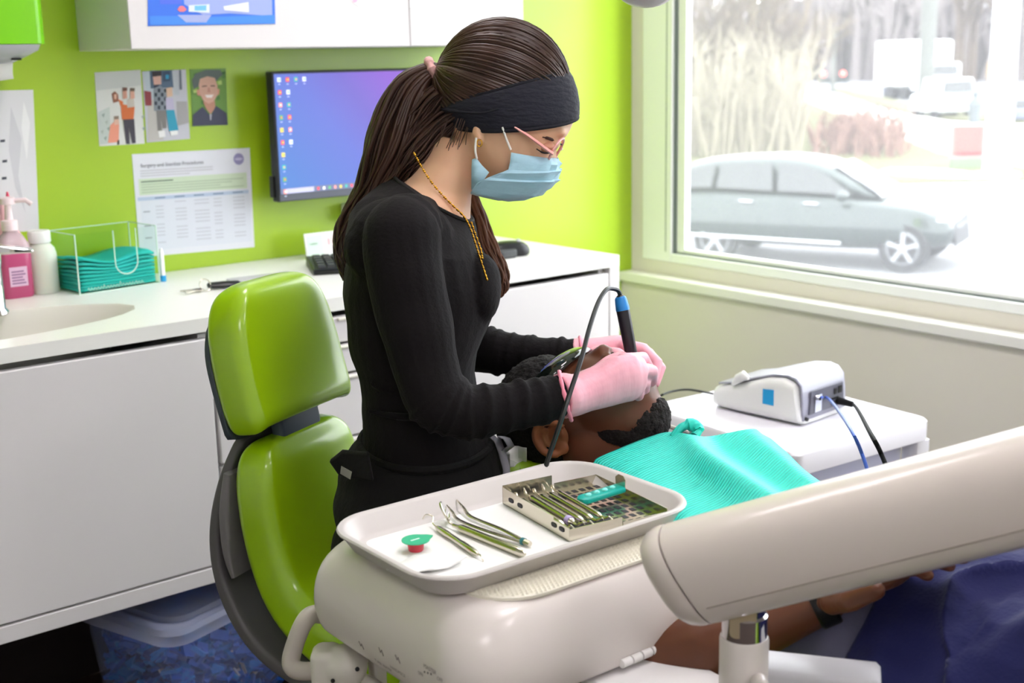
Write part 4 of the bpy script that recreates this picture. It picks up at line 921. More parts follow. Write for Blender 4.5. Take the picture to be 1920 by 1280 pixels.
for k in range(4): b.ell(p0.lerp(p1, .2+.2*k)+V((0, 0, .0035)), (.0045, .004, .003), nu=10, nv=6)
b.build('beads', t)
b = MB(M_steel); q = p1+V((0, 0, .002)); b.prism([q+pw*u+V((0, 0, z)) for u, z in ((-.008, -.004), (.008, -.004), (.009, .010), (.004, .014), (-.005, .014), (-.009, .010))], pdv*.001); b.build('clip', t)
# ================================================================== patient chair
pcx = 1.19
ch = thing('dental_chair', 'reclined lime green patient chair under the lying man', 'dental chair', (pcx, .45, 0))
M_hrt = M_vinyl
def slab(b, cur, w0):   # cur: (y, z, w, th)
    pad(b, [(y, z, w, th) for y, z, w, th in cur], V((pcx, 0, 0)), V((0, 1, 0)), V((1, 0, 0)))
b = MB(M_vinyl); slab(b, dens([(1.165, .685, .20, .02), (1.16, .684, .36, .07), (1.05, .670, .46, .09), (.85, .645, .50, .10), (.66, .62, .52, .11), (.60, .615, .48, .06)]), .5); b.build('backrest', ch)
b = MB(M_vinyl); slab(b, dens([(.60, .605, .44, .06), (.56, .60, .54, .12), (.35, .605, .54, .13), (.05, .62, .5, .12), (-.3, .60, .42, .1), (-.7, .56, .36, .08), (-.74, .555, .26, .04)]), .5); b.build('seat', ch)
b = MB(M_plas); b.loft([rr(pcx, .45, hx, hy, .06, z, 6) for hx, hy, z in ((.19, .34, 0), (.19, .34, .05), (.14, .22, .09), (.10, .14, .3), (.14, .2, .50), (.2, .3, .55))]); b.build('pedestal', ch)
h0 = at(1006, 862, 1.83)
b = MB(M_vinyl); hz_ = h0.z-.012; b.loft([rr(pcx-.01, 1.345, .105-k, .080-k, .05, hz_+z, 6) for k, z in ((.03, -.03), (.008, -.024), (0, -.012), (.002, .003), (.014, .012), (.04, .015))]); b.build('headrest', ch, sub=1)
b = MB(clear('clear_headrest_bag', (.95, .96, .97), haze=.16, hazec=(.9, .92, .96)))
rows = []
for i, (k, z) in enumerate(((.004, -.034), (-.010, -.022), (-.014, -.004), (-.008, .012), (.012, .020))):
    rows.append([p+V((.006*math.sin(j*1.7+i), .005*math.sin(j*2.3+i*1.3), .003*math.sin(j*1.1))) for j, p in enumerate(rr(pcx-.012, 1.352, .118-k, .088-k, .05, hz_+z, 6))])
b.loft(rows, (False, False)); hb = b.build('plastic_cover', ch)
b = MB(M_plas); b.tube([V((pcx, 1.30, hz_-.03)), V((pcx, 1.20, .665)), V((pcx, 1.12, .66))], .02, 12); b.build('headrest_bar', ch)
# white paper towel behind the head on the chair edge
b = MB(M_paper); q = at(968, 872, 1.82); b.grid([[q+HR*(.03*(i/5-.5))+UP*(.055*(j/6-.5))+HF*(.006*math.sin(i*1.3+j*.8)) for j in range(7)] for i in range(6)]); o = b.build('headrest_flap', ch, solid=.001)
# ================================================================== people
Q = 1.80
MPX = Q/FPX
def w(px, py, s=0.0): return at(px, py, Q-s*.976)
def ering(l, r, hb, n=28, q=Q, e=1.0, sag=0.0, expand=0.0):
    """ring through two silhouette points, with a half breadth along the view"""
    a, c = at(l[0], l[1], q), at(r[0], r[1], q); m = (a+c)/2; h = (c-a)/2; L_ = h.length; h = h*((L_+expand)/L_)
    out = []
    for k in range(n):
        t = 2*PI*k/n; x = math.cos(t); y = math.sin(t)
        x = math.copysign(abs(x)**e, x); y = math.copysign(abs(y)**e, y)
        out.append(m+h*x-HF*(hb+expand)*y-UP*sag*abs(y))
    return out
def caps(b, pts, n=14, flat=1.0, ends=True):
    """limb: (px, py, q, radius in px) list, or (Vector, radius in metres)"""
    P = []; Rr = []
    for p in pts:
        if len(p) == 4: P.append(at(p[0], p[1], p[2])); Rr.append(p[3]*p[2]/FPX)
        else: P.append(V(p[0])); Rr.append(p[1])
    b.tube(P, Rr, n, flat=flat)
    if ends:
        for i in (0, -1): b.ell(P[i], Rr[i]*.99, nu=14, nv=8)
def dense(pts, n=6):
    a = cr([p[:3] for p in pts], n); r = crs([p[3] for p in pts], n); return [(*p, q) for p, q in zip(a, r)]
def wob(amp, sc, stretch=(1, 1, 1), seed=0):
    def f(co, no):
        q = V((co.x*stretch[0], co.y*stretch[1], co.z*stretch[2]))*sc+V((seed, seed*2, 0)); return co+no*amp*noise.noise(q)
    return f
M_skinw = mat('fair_skin', (228, 182, 148), .5, sss=.12, var=.03, vscale=30)
M_blackt = mat('black_jersey', (19, 16, 18), .9, sheen=.02, spec=.25, bump=.15, bscale=220)
M_trous = mat('black_scrub_cloth', (20, 19, 20), .85, sheen=.02, spec=.25, bump=.12, bscale=160)
M_glove = mat('pink_nitrile', (248, 178, 194), .45, sss=.08, bump=.10, bscale=90, stretch=(1, 1, .25))
M_hair = mat('dark_brown_hair', (62, 40, 30), .38, spec=.5, var=.35, vscale=22)

wo = thing('person', 'woman in black long-sleeved top and blue face mask leaning over the lying man', 'person', (w(790, 1000).x, w(790, 1000).y, 0))
TORSO = [((742, 327), (884, 408), .070), ((714, 343), (890, 425), .112), ((692, 366), (897, 450), .150), ((674, 405), (908, 472), .166), ((658, 450), (920, 497), .160), ((649, 500), (929, 526), .150), ((645, 545), (932, 552), .142),
         ((648, 582), (926, 582), .137), ((655, 620), (908, 622), .131), ((663, 660), (897, 660), .125), ((673, 700), (894, 700), .120), ((681, 740), (898, 740), .120), ((685, 780), (906, 780), .126), ((682, 815), (915, 815), .132), ((676, 836), (920, 838), .135)]
ARM_R = [(760, 416, 1.675, 52), (752, 440, 1.650, 74), (762, 520, 1.638, 73), (779, 600, 1.632, 70), (796, 680, 1.632, 64), (818, 742, 1.634, 60), (866, 770, 1.640, 54), (940, 766, 1.652, 48), (1010, 753, 1.668, 42), (1056, 742, 1.682, 34)]
ARM_L = [(800, 405, 1.93, 56), (822, 500, 1.965, 54), (845, 590, 1.975, 48), (880, 645, 1.968, 44), (940, 660, 1.955, 40), (1015, 667, 1.942, 34), (1092, 666, 1.93, 29)]
hipR, hipL = w(800, 985, .085)-UP*0, w(800, 985, -.085)
td = V((.975, -.10, 0)).normalized(); seatz = .665
def leg_pts(h, sgn):
    k = V((h.x, h.y, seatz))+td*.40+HF*.02*sgn; k.z = .64; a = k+td*(-.02)+UP*0; a.z = .10
    return V((h.x, h.y, seatz+.02)), k, a
HEAD = [((826, 150), (1066, 150), .076), ((826, 190), (1080, 180), .077), ((834, 222), (1083, 212), .075), ((846, 250), (1068, 246), .071), ((862, 278), (1046, 272), .068), ((880, 305), (1040, 296), .063), ((893, 330), (1030, 322), .055), ((905, 350), (1016, 345), .046), ((925, 362), (1000, 362), .034)]
NECK = [((815, 250), (908, 268), .050), ((792, 296), (896, 325), .050), ((766, 330), (884, 368), .056), ((738, 352), (882, 408), .078), ((716, 384), (896, 448), .115), ((690, 430), (905, 500), .13)]
b = MB(M_skinw)
b.ell(w(946, 160), (.092, .074, .085), frame(HR, HF, UP), 28, 18)
b.loft([ering(l, r, hb, 28) for l, r, hb in HEAD])
b.ell(w(1034, 300), (.010, .012, .015), frame(HR, HF, UP))            # nose under the mask
b.ell(w(1030, 268, .031), (.016, .017, .012), frame(HR, HF, UP)); b.ell(w(1030, 268, -.031), (.016, .017, .012), frame(HR, HF, UP))
b.ell(w(1050, 246), (.012, .05, .010), frame(HR, HF, UP))             # brow ridge
b.loft([ering(l, r, hb, 24) for l, r, hb in NECK])
b.loft([ering(l, r, hb, 24, expand=-.008) for l, r, hb in TORSO[2:]])
for A_ in (ARM_R, ARM_L): caps(b, [(x, y, q, r*.8) for x, y, q, r in A_])
for h, s_ in ((hipR, -1), (hipL, 1)):
    a, k, f = leg_pts(h, s_); caps(b, [(a, .075), (a.lerp(k, .5), .066), (k, .052), (k.lerp(f, .35), .047), (f, .033)]); b.ell(f+td*.05-UP*.055, (.09, .035, .03), frame(td, UP.cross(td), UP))
b.ell(w(790, 960), (.10, .14, .10), frame(HR, HF, UP))
# ear lobe and ear
b.ell(w(895, 250, .064), (.008, .006, .012), frame(HR, HF, UP)); b.ell(w(899, 262, .067), (.005, .005, .007), frame(HR, HF, UP))
body = b.fuse('body', wo, .0032, 5)
# eyes and brows
for s_ in (.034, -.034):
    b = MB(mat('eyelid_skin', (206, 150, 122), .5)); b.ell(w(1024, 276, s_*1.32), (.0125, .010, .0075), frame(HR, HF, UP), 16, 10); b.build('eyelid', wo)
    b = MB(mat('dark_lash', (46, 30, 26), .6)); b.tube(cr([w(1006, 279, s_*1.75), w(1018, 286, s_*1.55), w(1030, 286, s_*1.2), w(1036, 281, s_*.8)], 5), [.0008]*4+[.0014]*8+[.0009]*4, 6); b.build('eyelashes', wo)
    b = MB(mat('dark_brow', (66, 44, 36), .7)); b.tube(cr([w(1017, 257, s_*1.72), w(1030, 260, s_*1.5), w(1044, 267, s_*1.05), w(1053, 271, s_*.62)], 5), [.001]*3+[.0024]*8+[.0013]*5, 6); b.build('eyebrow', wo)
# top
def sleeve(A_, ridge):
    D = dense(A_, 14); out = []; K = len(D)
    for i, (x, y, q, r) in enumerate(D):
        t = i/K
        if t > ridge: r *= 1+.10*max(0, math.sin(i*.97+math.sin(i*.31)*1.2))**3 + (.03 if i > K-3 else 0)
        out.append((x, y, q, r))
    return out
b = MB(M_blackt)
b.loft([ering(l, r, hb, 32, e=.92) for l, r, hb in TORSO], (True, True))
b.ell(w(893, 540, .055), (.036, .050, .050), frame(HR, HF, UP)); b.ell(w(893, 540, -.055), (.036, .050, .050), frame(HR, HF, UP))
b.ell(w(752, 446, .10), (.072, .065, .055), frame(HR, HF, UP)); caps(b, [(at(806, 398, 1.76), .020), (at(782, 410, 1.72), .034), (at(762, 428, 1.67), .048)]); caps(b, [(at(732, 388, 1.79), .034), (at(716, 424, 1.74), .046), (at(712, 465, 1.70), .05)]); b.ell(w(790, 430, -.10), (.07, .06, .055), frame(HR, HF, UP))
caps(b, sleeve(ARM_R, .55), 18, ends=False); caps(b, sleeve(ARM_L, .45), 18, ends=False)
rw = random.Random(4)
for A_, i0 in ((ARM_R, 70), (ARM_L, 45)):
    D = dense(A_, 14); i = i0
    while i < len(D)-3:
        c = at(*D[i][:3]); t_ = (at(*D[i+1][:3])-at(*D[i-1][:3])).normalized(); u_ = t_.cross(HF).normalized(); v_ = t_.cross(u_); rm = D[i][3]*D[i][2]/FPX
        tl = rw.uniform(-.25, .25); a0 = rw.uniform(0, 6); span = rw.uniform(3.0, 5.6); K = 22
        b.tube([c+(u_*math.cos(a0+span*k/K)+v_*math.sin(a0+span*k/K))*(rm*.985)+t_*tl*rm*math.cos(span*k/K) for k in range(K+1)], [.0012+.0042*math.sin(PI*k/K) for k in range(K+1)], 8)
        i += rw.choice((4, 5, 6, 7))
for p0_, p1_, p2_ in (((858, 480, .10), (866, 530, .105), (852, 610, .10)), ((872, 500, .085), (884, 530, .09), (876, 580, .10)), ((700, 420, .125), (688, 470, .13), (700, 560, .125)), ((690, 690, .10), (760, 705, .118), (840, 690, .11)), ((690, 720, .10), (770, 742, .117), (880, 722, .09)), ((690, 770, .115), (760, 782, .125), (850, 772, .12))):
    b.tube(cr([w(*p0_), w(*p1_), w(*p2_)], 8), [.002+.004*math.sin(PI*k/16) for k in range(17)], 8)
wb = wob(.0045, 9, (1, 1, 2.2), 3)
b.fuse('top', wo, .0028, 2, post=wb)
b = MB(mat('black_seam', (14, 13, 14), .8))       # neckline binding and shoulder seam
b.tube(ering((740, 328), (886, 413), .077, 40)+[ering((740, 328), (886, 413), .077, 40)[0]], .0028, 8)
b.build('neckline', wo)
# trousers
b = MB(M_trous)
b.loft([ering(l, r, hb, 32, e=.9) for l, r, hb in [((680, 820), (920, 824), .136), ((656, 846), (936, 850), .150), ((641, 872), (946, 878), .160), ((632, 920), (952, 920), .170), ((626, 970), (956, 970), .174), ((624, 1010), (958, 1010), .174), ((634, 1045), (958, 1045), .166), ((662, 1085), (930, 1082), .145)]])
for h, s_ in ((hipR, -1), (hipL, 1)):
    a, k, f = leg_pts(h, s_); caps(b, [(a, .085), (a.lerp(k, .5), .078), (k, .064), (k.lerp(f, .35), .060), (f+UP*.02, .052)])
b.fuse('trousers', wo, .0045, 3, post=wob(.010, 10, (.6, .6, 2.4), 8))
b = MB(M_trous); b.tube(ering((677, 822), (921, 826), .139, 40)+[ering((677, 822), (921, 826), .139, 40)[0]], .006, 8); b.build('waistband', wo)
b = MB(M_trous); b.prism([w(616, 866, .10), w(641, 846, .12), w(690, 850, .165), w(700, 905, .17), w(634, 892, .12)], HF*.012); o = b.build('pocket_flap', wo, bevel=.003)
b = MB(mat('grey_pocket_tag', (150, 148, 140), .7)); b.prism([w(640, 873, .128), w(660, 884, .142), w(657, 898, .14), w(638, 887, .126)], -HF*.0015); b.build('tag', o, label='small grey label')
b = MB(mat('grey_cord', (150, 150, 158), .7))
b.grid([[w(x-6, y, .02+.004*k), w(x+6, y, .02-.004*k)] for k, (x, y) in enumerate(((920, 815), (932, 828), (944, 846), (958, 836), (950, 822), (938, 818)))]); b.grid([[w(x-7, y, .03), w(x+6, y-3, .025)] for (x, y) in ((932, 822), (942, 850), (950, 880), (950, 905))]); b.build('drawstring', wo, solid=.002)
# shoes
for h, s_ in ((hipR, -1), (hipL, 1)):
    a, k, f = leg_pts(h, s_); b = MB(M_black); fl = UP.cross(td)
    for x, hw_, hh_ in (): pass
    b.loft([[V((f.x, f.y, .001))+td*x+fl*q.x*1+UP*(hh_/2+q.y) for q in rr(0, 0, hw_, hh_/2, .02, 0, 4)] for x, hw_, hh_ in ((-.07, .02, .05), (-.06, .036, .085), (.0, .04, .10), (.08, .046, .07), (.16, .042, .052), (.19, .02, .035))]); b.build('shoe', wo)
# headband
b = MB(mat('navy_jersey_band', (26, 27, 40), .85, sheen=.1, bump=.3, bscale=60, stretch=(1, 1, 3)))
rings = []
for l, r, hb, sg in (((828, 194), (1064, 131), .0795, .000), ((823, 197), (1073, 145), .0815, .001), ((821, 202), (1081, 168), .083, .003), ((824, 207), (1085, 192), .083, .006), ((838, 226), (1085, 212), .0815, .009), ((848, 234), (1083, 219), .0795, .009)):
    rings.append(ering(l, r, hb, 48, sag=sg))
b.loft(rings, (False, False)); hbnd = b.build('headband', wo, solid=.003)
b = MB(mat('navy_rolled_edge', (20, 20, 31), .85))
for rg in (rings[0], rings[-1]): b.tube(rg+[rg[0]], .0028, 8)
b.tube(cr([w(822, 203, .02), w(850, 208, .06), w(900, 212, .0825), w(935, 204, .086)], 5), [.003]*6+[.0018]*10, 6); b.build('rolled_edge', hbnd)
# hair
def hv(px, py, s=0): return w(px, py, s)
cc_ = w(942, 170); rxr, rsr, rzr = 127*MPX, .0765, 128*MPX
def onhead(u, k=1.0): return cc_+(HR*(u.x*rxr)-HF*(u.y*rsr)+UP*(u.z*rzr))*k
b = MB(M_hair); b.ell(cc_, (rxr*.985, rsr*.985, rzr*.985), frame(HR, -HF, UP), 32, 20)
base = V((-.93, 0, .36)).normalized()
for k in range(640):
    if k < 430:
        ph = random.uniform(-2.0, 2.0); el = .30-.30*min(1, abs(ph)/1.5)+random.uniform(-.12, .05)
        if abs(ph) < 1.0 and random.random() < .5: el += random.uniform(0, .5)
    else: ph = random.choice((-1, 1))*random.uniform(1.4, 2.7); el = random.uniform(-.62, .1)
    u0 = V((math.cos(ph)*math.cos(el), math.sin(ph)*math.cos(el), math.sin(el))).normalized()
    ang_ = u0.angle(base); pts = []; off = random.uniform(.985, 1.022); K = 13
    for i in range(K+1):
        t = i/K; u = (u0*math.sin((1-t)*ang_)+base*math.sin(t*ang_))/math.sin(ang_) if ang_ > .05 else base
        pts.append(onhead(u.normalized(), off*(1+.012*math.sin(PI*t))+.006*noise.noise(V((k*.37, t*2, 0)))))
    rad = random.uniform(.0014, .0030)
    b.tube(pts, [rad*(.5+.5*math.sin(PI*min(1, .12+i/K*.9))) for i in range(K+1)], 5, cap=False)
def lock(path, n, rad, seed=0):
    C = cr([w(p[0], p[1], p[4]) for p in path], 5); Wd = crs([p[2]*MPX for p in path], 5); Ld = crs([p[3] for p in path], 5)
    rs = random.Random(seed)
    for k in range(n):
        r = math.sqrt(rs.random()); a = rs.uniform(0, 2*PI); ax, ay = r*math.cos(a), r*math.sin(a); pts = []; r0 = rs.uniform(.6, 1.3)*rad; ph = rs.uniform(0, 6)
        e_ = len(C) if rs.random() < .6 else int(len(C)*rs.uniform(.6, 1))
        for i in range(e_):
            t = (C[min(i+1, len(C)-1)]-C[max(i-1, 0)]).normalized(); pr_ = t.cross(HF).normalized()
            wv = .004*math.sin(i*.55+ph)*(i/len(C))
            pts.append(C[i]+pr_*(Wd[i]*ax+wv)-HF*(Ld[i]*ay+wv*.5))
        b.tube(pts, [r0*(1-.75*(i/e_)**2) for i in range(e_)], 5, cap=False)
lock([(822, 134, 12, .012, 0), (800, 140, 20, .018, 0), (772, 172, 40, .028, 0), (748, 230, 50, .036, .0), (728, 290, 48, .036, -.005), (702, 345, 34, .032, -.02), (676, 385, 24, .03, -.03), (652, 425, 19, .026, -.035), (642, 462, 16, .02, -.035), (648, 500, 10, .012, -.03), (652, 525, 5, .006, -.03)], 230, .0034, 1)
lock([(828, 176, 22, .03, .015), (806, 200, 30, .03, .01), (780, 236, 34, .03, .005), (752, 285, 30, .03, 0)], 90, .0028, 5)
hs_save = b; b = MB(mat('window_lit_hair', (112, 74, 54), .4, var=.3, vscale=20))  # window light on this strand put into a lighter hair colour
lock([(862, 330, 8, .01, -.062), (880, 365, 12, .012, -.064), (893, 402, 15, .014, -.062), (904, 440, 18, .016, -.055), (920, 482, 20, .016, -.045), (934, 515, 18, .014, -.04), (938, 540, 12, .01, -.04), (930, 550, 6, .006, -.04)], 90, .0028, 2)
b.build('hair_strand', wo, ang=80, label='strand over the far shoulder, window light put into its brown'); b = hs_save
lock([(858, 214, 20, .055, 0), (832, 232, 28, .05, 0), (802, 262, 30, .044, 0), (772, 300, 27, .04, 0), (742, 338, 20, .034, -.01), (712, 372, 12, .03, -.02)], 130, .0030, 3)
for k in range(14):      # nape wisps
    x = random.uniform(835, 885); b.tube(cr([w(x, 222, .062), w(x-8, 245, .058), w(x-16+random.uniform(-8, 8), 262+random.uniform(0, 22), .050)], 4), .0006, 4, cap=False)
b.build('hair', wo, fixn=True, ang=80)
b = MB(mat('pink_scrunchie', (226, 176, 172), .8, bump=.4, bscale=80)); c = w(813, 133); nx = (w(800, 142)-w(826, 128)).normalized(); ny = nx.cross(HF).normalized()
b.tube([c+(ny*21*MPX-HF*0)*math.cos(a)-HF*.017*math.sin(a) for a in [2*PI*k/24 for k in range(25)]], [.0062+.0012*math.sin(k*2.1) for k in range(25)], 10); b.build('hair_tie', wo)
# mask
M_mask = mat('light_blue_mask', (168, 208, 226), .75, sheen=.2, bump=.12, bscale=40, stretch=(1, 1, 4))
rows = []
for (f_, e_, hb) in (((1044, 295), (958, 279), .0715), ((1049, 306), (956, 296), .0725), ((1047, 317), (953, 310), .0715), ((1052, 318), (936, 316), .0755), ((1042, 335), (917, 324), .0725), ((1046, 337), (908, 328), .0755), ((1032, 350), (897, 334), .071), ((1014, 364), (889, 345), .068), ((987, 372), (885, 352), .064), ((955, 374), (885, 355), .060)):
    a, c = at(*f_, Q), at(*e_, Q); row = []
    for k in range(29):
        t = -PI/2+PI*k/28; x = max(0, math.cos(t))**.85; crease = .0034*math.sin(k*1.35+f_[1]*.21)*math.cos(t)
        row.append(c+(a-c)*x-HF*(hb*math.sin(t))+(a-c).normalized()*crease)
    rows.append(row)
b = MB(M_mask); b.grid(rows)
for s_ in (1, -1): b.grid([[w(893, 296, s_*.071), w(885, 299, s_*.069)], [w(904, 310, s_*.0735), w(884, 318, s_*.070)], [w(917, 323, s_*.0745), w(884, 335, s_*.070)], [w(905, 340, s_*.074), w(884, 356, s_*.066)]])
mk = b.build('face_mask', wo, solid=.0014, ang=22)
b = MB(mat('white_elastic', (246, 244, 240), .7))
for s_ in (1, -1):
    b = MB(mat('white_elastic', (246, 244, 240), .7)); b.tube(cr([w(958, 281, s_*.0725), w(950, 262, s_*.0745), w(942, 238, s_*.079)], 4), .0016, 6); b.build('ear_loop', mk)
    b = MB(mat('white_elastic', (246, 244, 240), .7)); b.tube(cr([w(894, 298, s_*.072), w(891, 280, s_*.0745), w(893, 258, s_*.0755)], 4), .0016, 6); b.build('ear_loop', mk)
# glasses
M_pf = mat('pink_clear_frame', (236, 166, 160), .3, coat=.3)
g = MB(M_pf)
for s_ in (1, -1):
    b = MB(M_pf); b.tube([w(965, 238, s_*.077), w(990, 254, s_*.0765), w(1036, 288, s_*.063)], [.0044, .0050, .0056], 8, flat=.45); b.build('temple_arm', wo)
fd = (HR*math.cos(.55)-UP*math.sin(.55)); fu = (HR*math.sin(.55)+UP*math.cos(.55))
gc = w(1051, 278)
for s_ in (1, -1):
    ring = [gc-HF*(s_*.033+.027*math.cos(a))+fu*(.019*math.sin(a)-.004)-fd*(.012*abs(math.cos(a)*.5+s_*.5)) for a in [2*PI*k/28 for k in range(29)]]
    b = MB(M_pf); b.tube(ring, .0017, 8); b.build('lens_rim', wo)
    b = MB(clear('spectacle_lens', (.98, .98, .98))); b.add(ring[:-1], [tuple(range(28))]); b.build('lens', wo)
b = MB(M_pf); b.tube([gc-HF*.007, gc+fd*.002, gc+HF*.007], .002, 8); b.build('bridge', wo)
# necklace, earring, trim on the top
M_gold = mat('gold', (226, 176, 66), .22, metal=1.0)
b = MB(M_gold); path = cr([w(776, 286, .050), w(790, 312, .0555), w(808, 340, .060), (w(830, 366, .063)), w(852, 388, .062), w(870, 406, .056), w(882, 428, .075), w(891, 455, .090), w(899, 480, .099), w(907, 505, .108), w(913, 524, .113)], 8)
for i, p in enumerate(path): b.ell(p, .0019 if i % 3 else .0010, nu=6, nv=5)
path = cr([w(884, 418, .05), w(893, 444, .075), w(902, 470, .088), w(904, 484, .092)], 8)
for i, p in enumerate(path): b.ell(p, .0022 if i % 3 == 0 else .0014, nu=6, nv=5)
b.build('necklace', wo)
b = MB(M_gold); c = w(899, 268, .0745); b.tube([c+HR*.0035*math.cos(a)+UP*.0045*math.sin(a) for a in [2*PI*k/16 for k in range(17)]], .0009, 6); b.build('earring', wo)

# hands in pink gloves
def fingers(b, F):
    for pts in F: caps(b, pts, 10)
def palm(b, pts, thick=.5, n=20):
    rings = []
    for i, (x, y, q, r, th) in enumerate(pts):
        c = at(x, y, q); a = pts[max(i-1, 0)]; d = pts[min(i+1, len(pts)-1)]
        t = (at(*d[:3])-at(*a[:3])).normalized(); up_ = (UP-t*t.z).normalized(); sd = t.cross(up_)
        rm = r*q/FPX; rings.append([c+up_*rm*math.cos(2*PI*k/n)+sd*th*math.sin(2*PI*k/n) for k in range(n)])
    b.loft(rings)
b = MB(M_glove)
palm(b, [(1050, 743, 1.680, 42, .036), (1064, 741, 1.684, 42, .035), (1080, 739, 1.690, 39, .031), (1098, 733, 1.696, 39, .028), (1128, 724, 1.704, 42, .026), (1158, 712, 1.712, 47, .024), (1184, 707, 1.722, 46, .021), (1200, 708, 1.732, 38, .016)])
fingers(b, [[(1168, 676, 1.722, 15), (1206, 672, 1.755, 13), (1216, 690, 1.785, 11), (1206, 705, 1.805, 9)],
            [(1188, 690, 1.716, 16), (1222, 696, 1.742, 13.5), (1224, 714, 1.775, 11), (1208, 724, 1.795, 9)],
            [(1184, 712, 1.718, 16), (1208, 718, 1.745, 13.5), (1208, 734, 1.775, 11), (1200, 740, 1.79, 9)],
            [(1174, 732, 1.718, 15), (1196, 736, 1.745, 12.5), (1196, 746, 1.772, 11), (1190, 750, 1.785, 8)],
            [(1105, 712, 1.730, 18), (1140, 682, 1.765, 15), (1166, 668, 1.785, 12), (1182, 672, 1.80, 9.5)]])
b.fuse('glove', wo, .0022, 3, post=wob(.0012, 60, (1, 1, .3)))
b = MB(mat('pink_cuff_bead', (250, 150, 172), .45)); rg = [at(1060, 742, 1.683)+UP*(.0315*math.cos(a))+(at(1063, 741, 1.684)-at(1062, 741, 1.684)).normalized()*(-.0075*math.cos(a))-HF*.0365*math.sin(a) for a in [2*PI*k/32 for k in range(33)]]
b.tube(rg, [.0026+.0006*math.sin(k*2.3) for k in range(33)], 8); b.build('glove_cuff', wo)
b = MB(M_glove)
palm(b, [(1078, 665, 1.931, 31, .03), (1088, 664, 1.93, 31, .03), (1104, 662, 1.928, 28, .026), (1130, 660, 1.924, 29, .025), (1160, 658, 1.918, 31, .022), (1180, 658, 1.912, 28, .018)])
fingers(b, [[(1172, 648, 1.895, 13), (1206, 655, 1.885, 13), (1232, 680, 1.875, 12), (1226, 708, 1.865, 10)],
            [(1180, 656, 1.915, 13), (1216, 664, 1.905, 13), (1238, 690, 1.895, 12), (1228, 718, 1.885, 10)],
            [(1178, 668, 1.930, 12), (1212, 676, 1.925, 12), (1228, 700, 1.915, 11), (1216, 724, 1.905, 9)],
            [(1170, 678, 1.940, 11), (1198, 690, 1.94, 11), (1210, 708, 1.93, 10), (1200, 722, 1.92, 8)],
            [(1120, 662, 1.900, 14), (1158, 664, 1.872, 13), (1186, 682, 1.858, 12), (1202, 700, 1.850, 9)]])
b.fuse('glove', wo, .0022, 3)
b = MB(mat('pink_cuff_bead', (250, 150, 172), .45)); c = at(1088, 664, 1.93); b.tube([c+UP*.026*math.cos(a)-HF*.031*math.sin(a) for a in [2*PI*k/28 for k in range(29)]], .0028, 8); b.build('glove_cuff', wo)

# ------------------------------------------------------------------ lying man
M_skinm = mat('deep_brown_skin', (108, 64, 44), .42, sss=.1, var=.08, vscale=18)
pm = thing('person', 'man lying back under the teal bib, navy shorts and dark glasses, mouth open', 'person', (1.19, .9, .62))
QH = 1.83; MH = QH/FPX
hx_ = (HR*.88-HF*.47).normalized(); hs_ = V((-hx_.y, hx_.x, 0)); hs_ = -hs_ if hs_.dot(HF) > 0 else hs_     # hs_: to his right, towards the camera
FRM = frame(hx_, hs_, UP)
HC0 = at(1110, 768, QH).dot(hs_)
def h(px, py, s=0.0):
    r = ray(px, py); return EYE+r*((HC0+s-EYE.dot(hs_))/r.dot(hs_))
b = MB(M_skinm)
b.ell(h(1068, 770), (.088, .070, .080), FRM, 28, 18)
b.ell(h(1130, 748), (.085, .064, .066), FRM, 24, 16)
b.ell(h(1160, 775), (.070, .056, .055), FRM, 24, 16)
b.ell(h(1206, 776), (.036, .036, .034), FRM); b.ell(h(1222, 772), (.020, .024, .022), FRM)
b.ell(h(1080, 690), (.02, .045, .018), FRM)
b.tube([h(1090, 688), h(1112, 674), h(1134, 662), h(1142, 666)], [.010, .012, .0145, .012], 12)
for s_ in (.014, -.014): b.ell(h(1140, 674, s_), (.011, .010, .010), FRM)
b.ell(h(1100, 720, .048), (.03, .016, .02), FRM); b.ell(h(1100, 720, -.048), (.03, .016, .02), FRM)
b.loft([ering((1070, 800), (1180, 800), .055, 20, QH)] and [[p for p in []] for _ in ()] or [[V((1.185+hx2*math.cos(a), Y, zc+hz2*math.sin(a))) for a in [2*PI*k/24 for k in range(24)]] for Y, zc, hx2, hz2 in ((1.32, .83, .055, .05), (1.27, .812, .060, .050), (1.22, .785, .064, .046), (1.18, .765, .078, .046), (1.14, .75, .11, .05), (1.10, .735, .15, .06), (1.0, .73, .17, .08), (.85, .74, .17, .085), (.65, .74, .18, .09), (.58, .74, .18, .085))])
elb = at(1225, 1255, 1.36); wri = at(1548, 1122, 1.325); kn = at(1655, 1092, 1.275)
shr = V((1.055, 1.10, .695))
caps(b, [(shr, .05), (shr.lerp(elb, .5), .045), (elb, .040), (elb.lerp(wri, .3), .041), (elb.lerp(wri, .7), .031), (wri, .024)])
caps(b, [(V((1.34, 1.1, .735)), .05), (V((1.395, .98, .71)), .044), (V((1.40, .86, .73)), .038), (V((1.34, .76, .80)), .03), (V((1.26, .71, .85)), .023)])
b.ell(V((1.22, .69, .862)), (.05, .035, .014)); 
for s_ in (1, -1):
    hp_ = V((1.19+.095*s_, .58, .735)); kn_ = V((1.19+.125*s_, .12, .80)); an_ = V((1.19+.11*s_, -.28, .66))
    caps(b, [(hp_, .085), (hp_.lerp(kn_, .5), .075), (kn_, .056), (kn_.lerp(an_, .3), .054), (an_, .036)]); b.ell(an_+V((0, -.05, .06)), (.04, .04, .10))
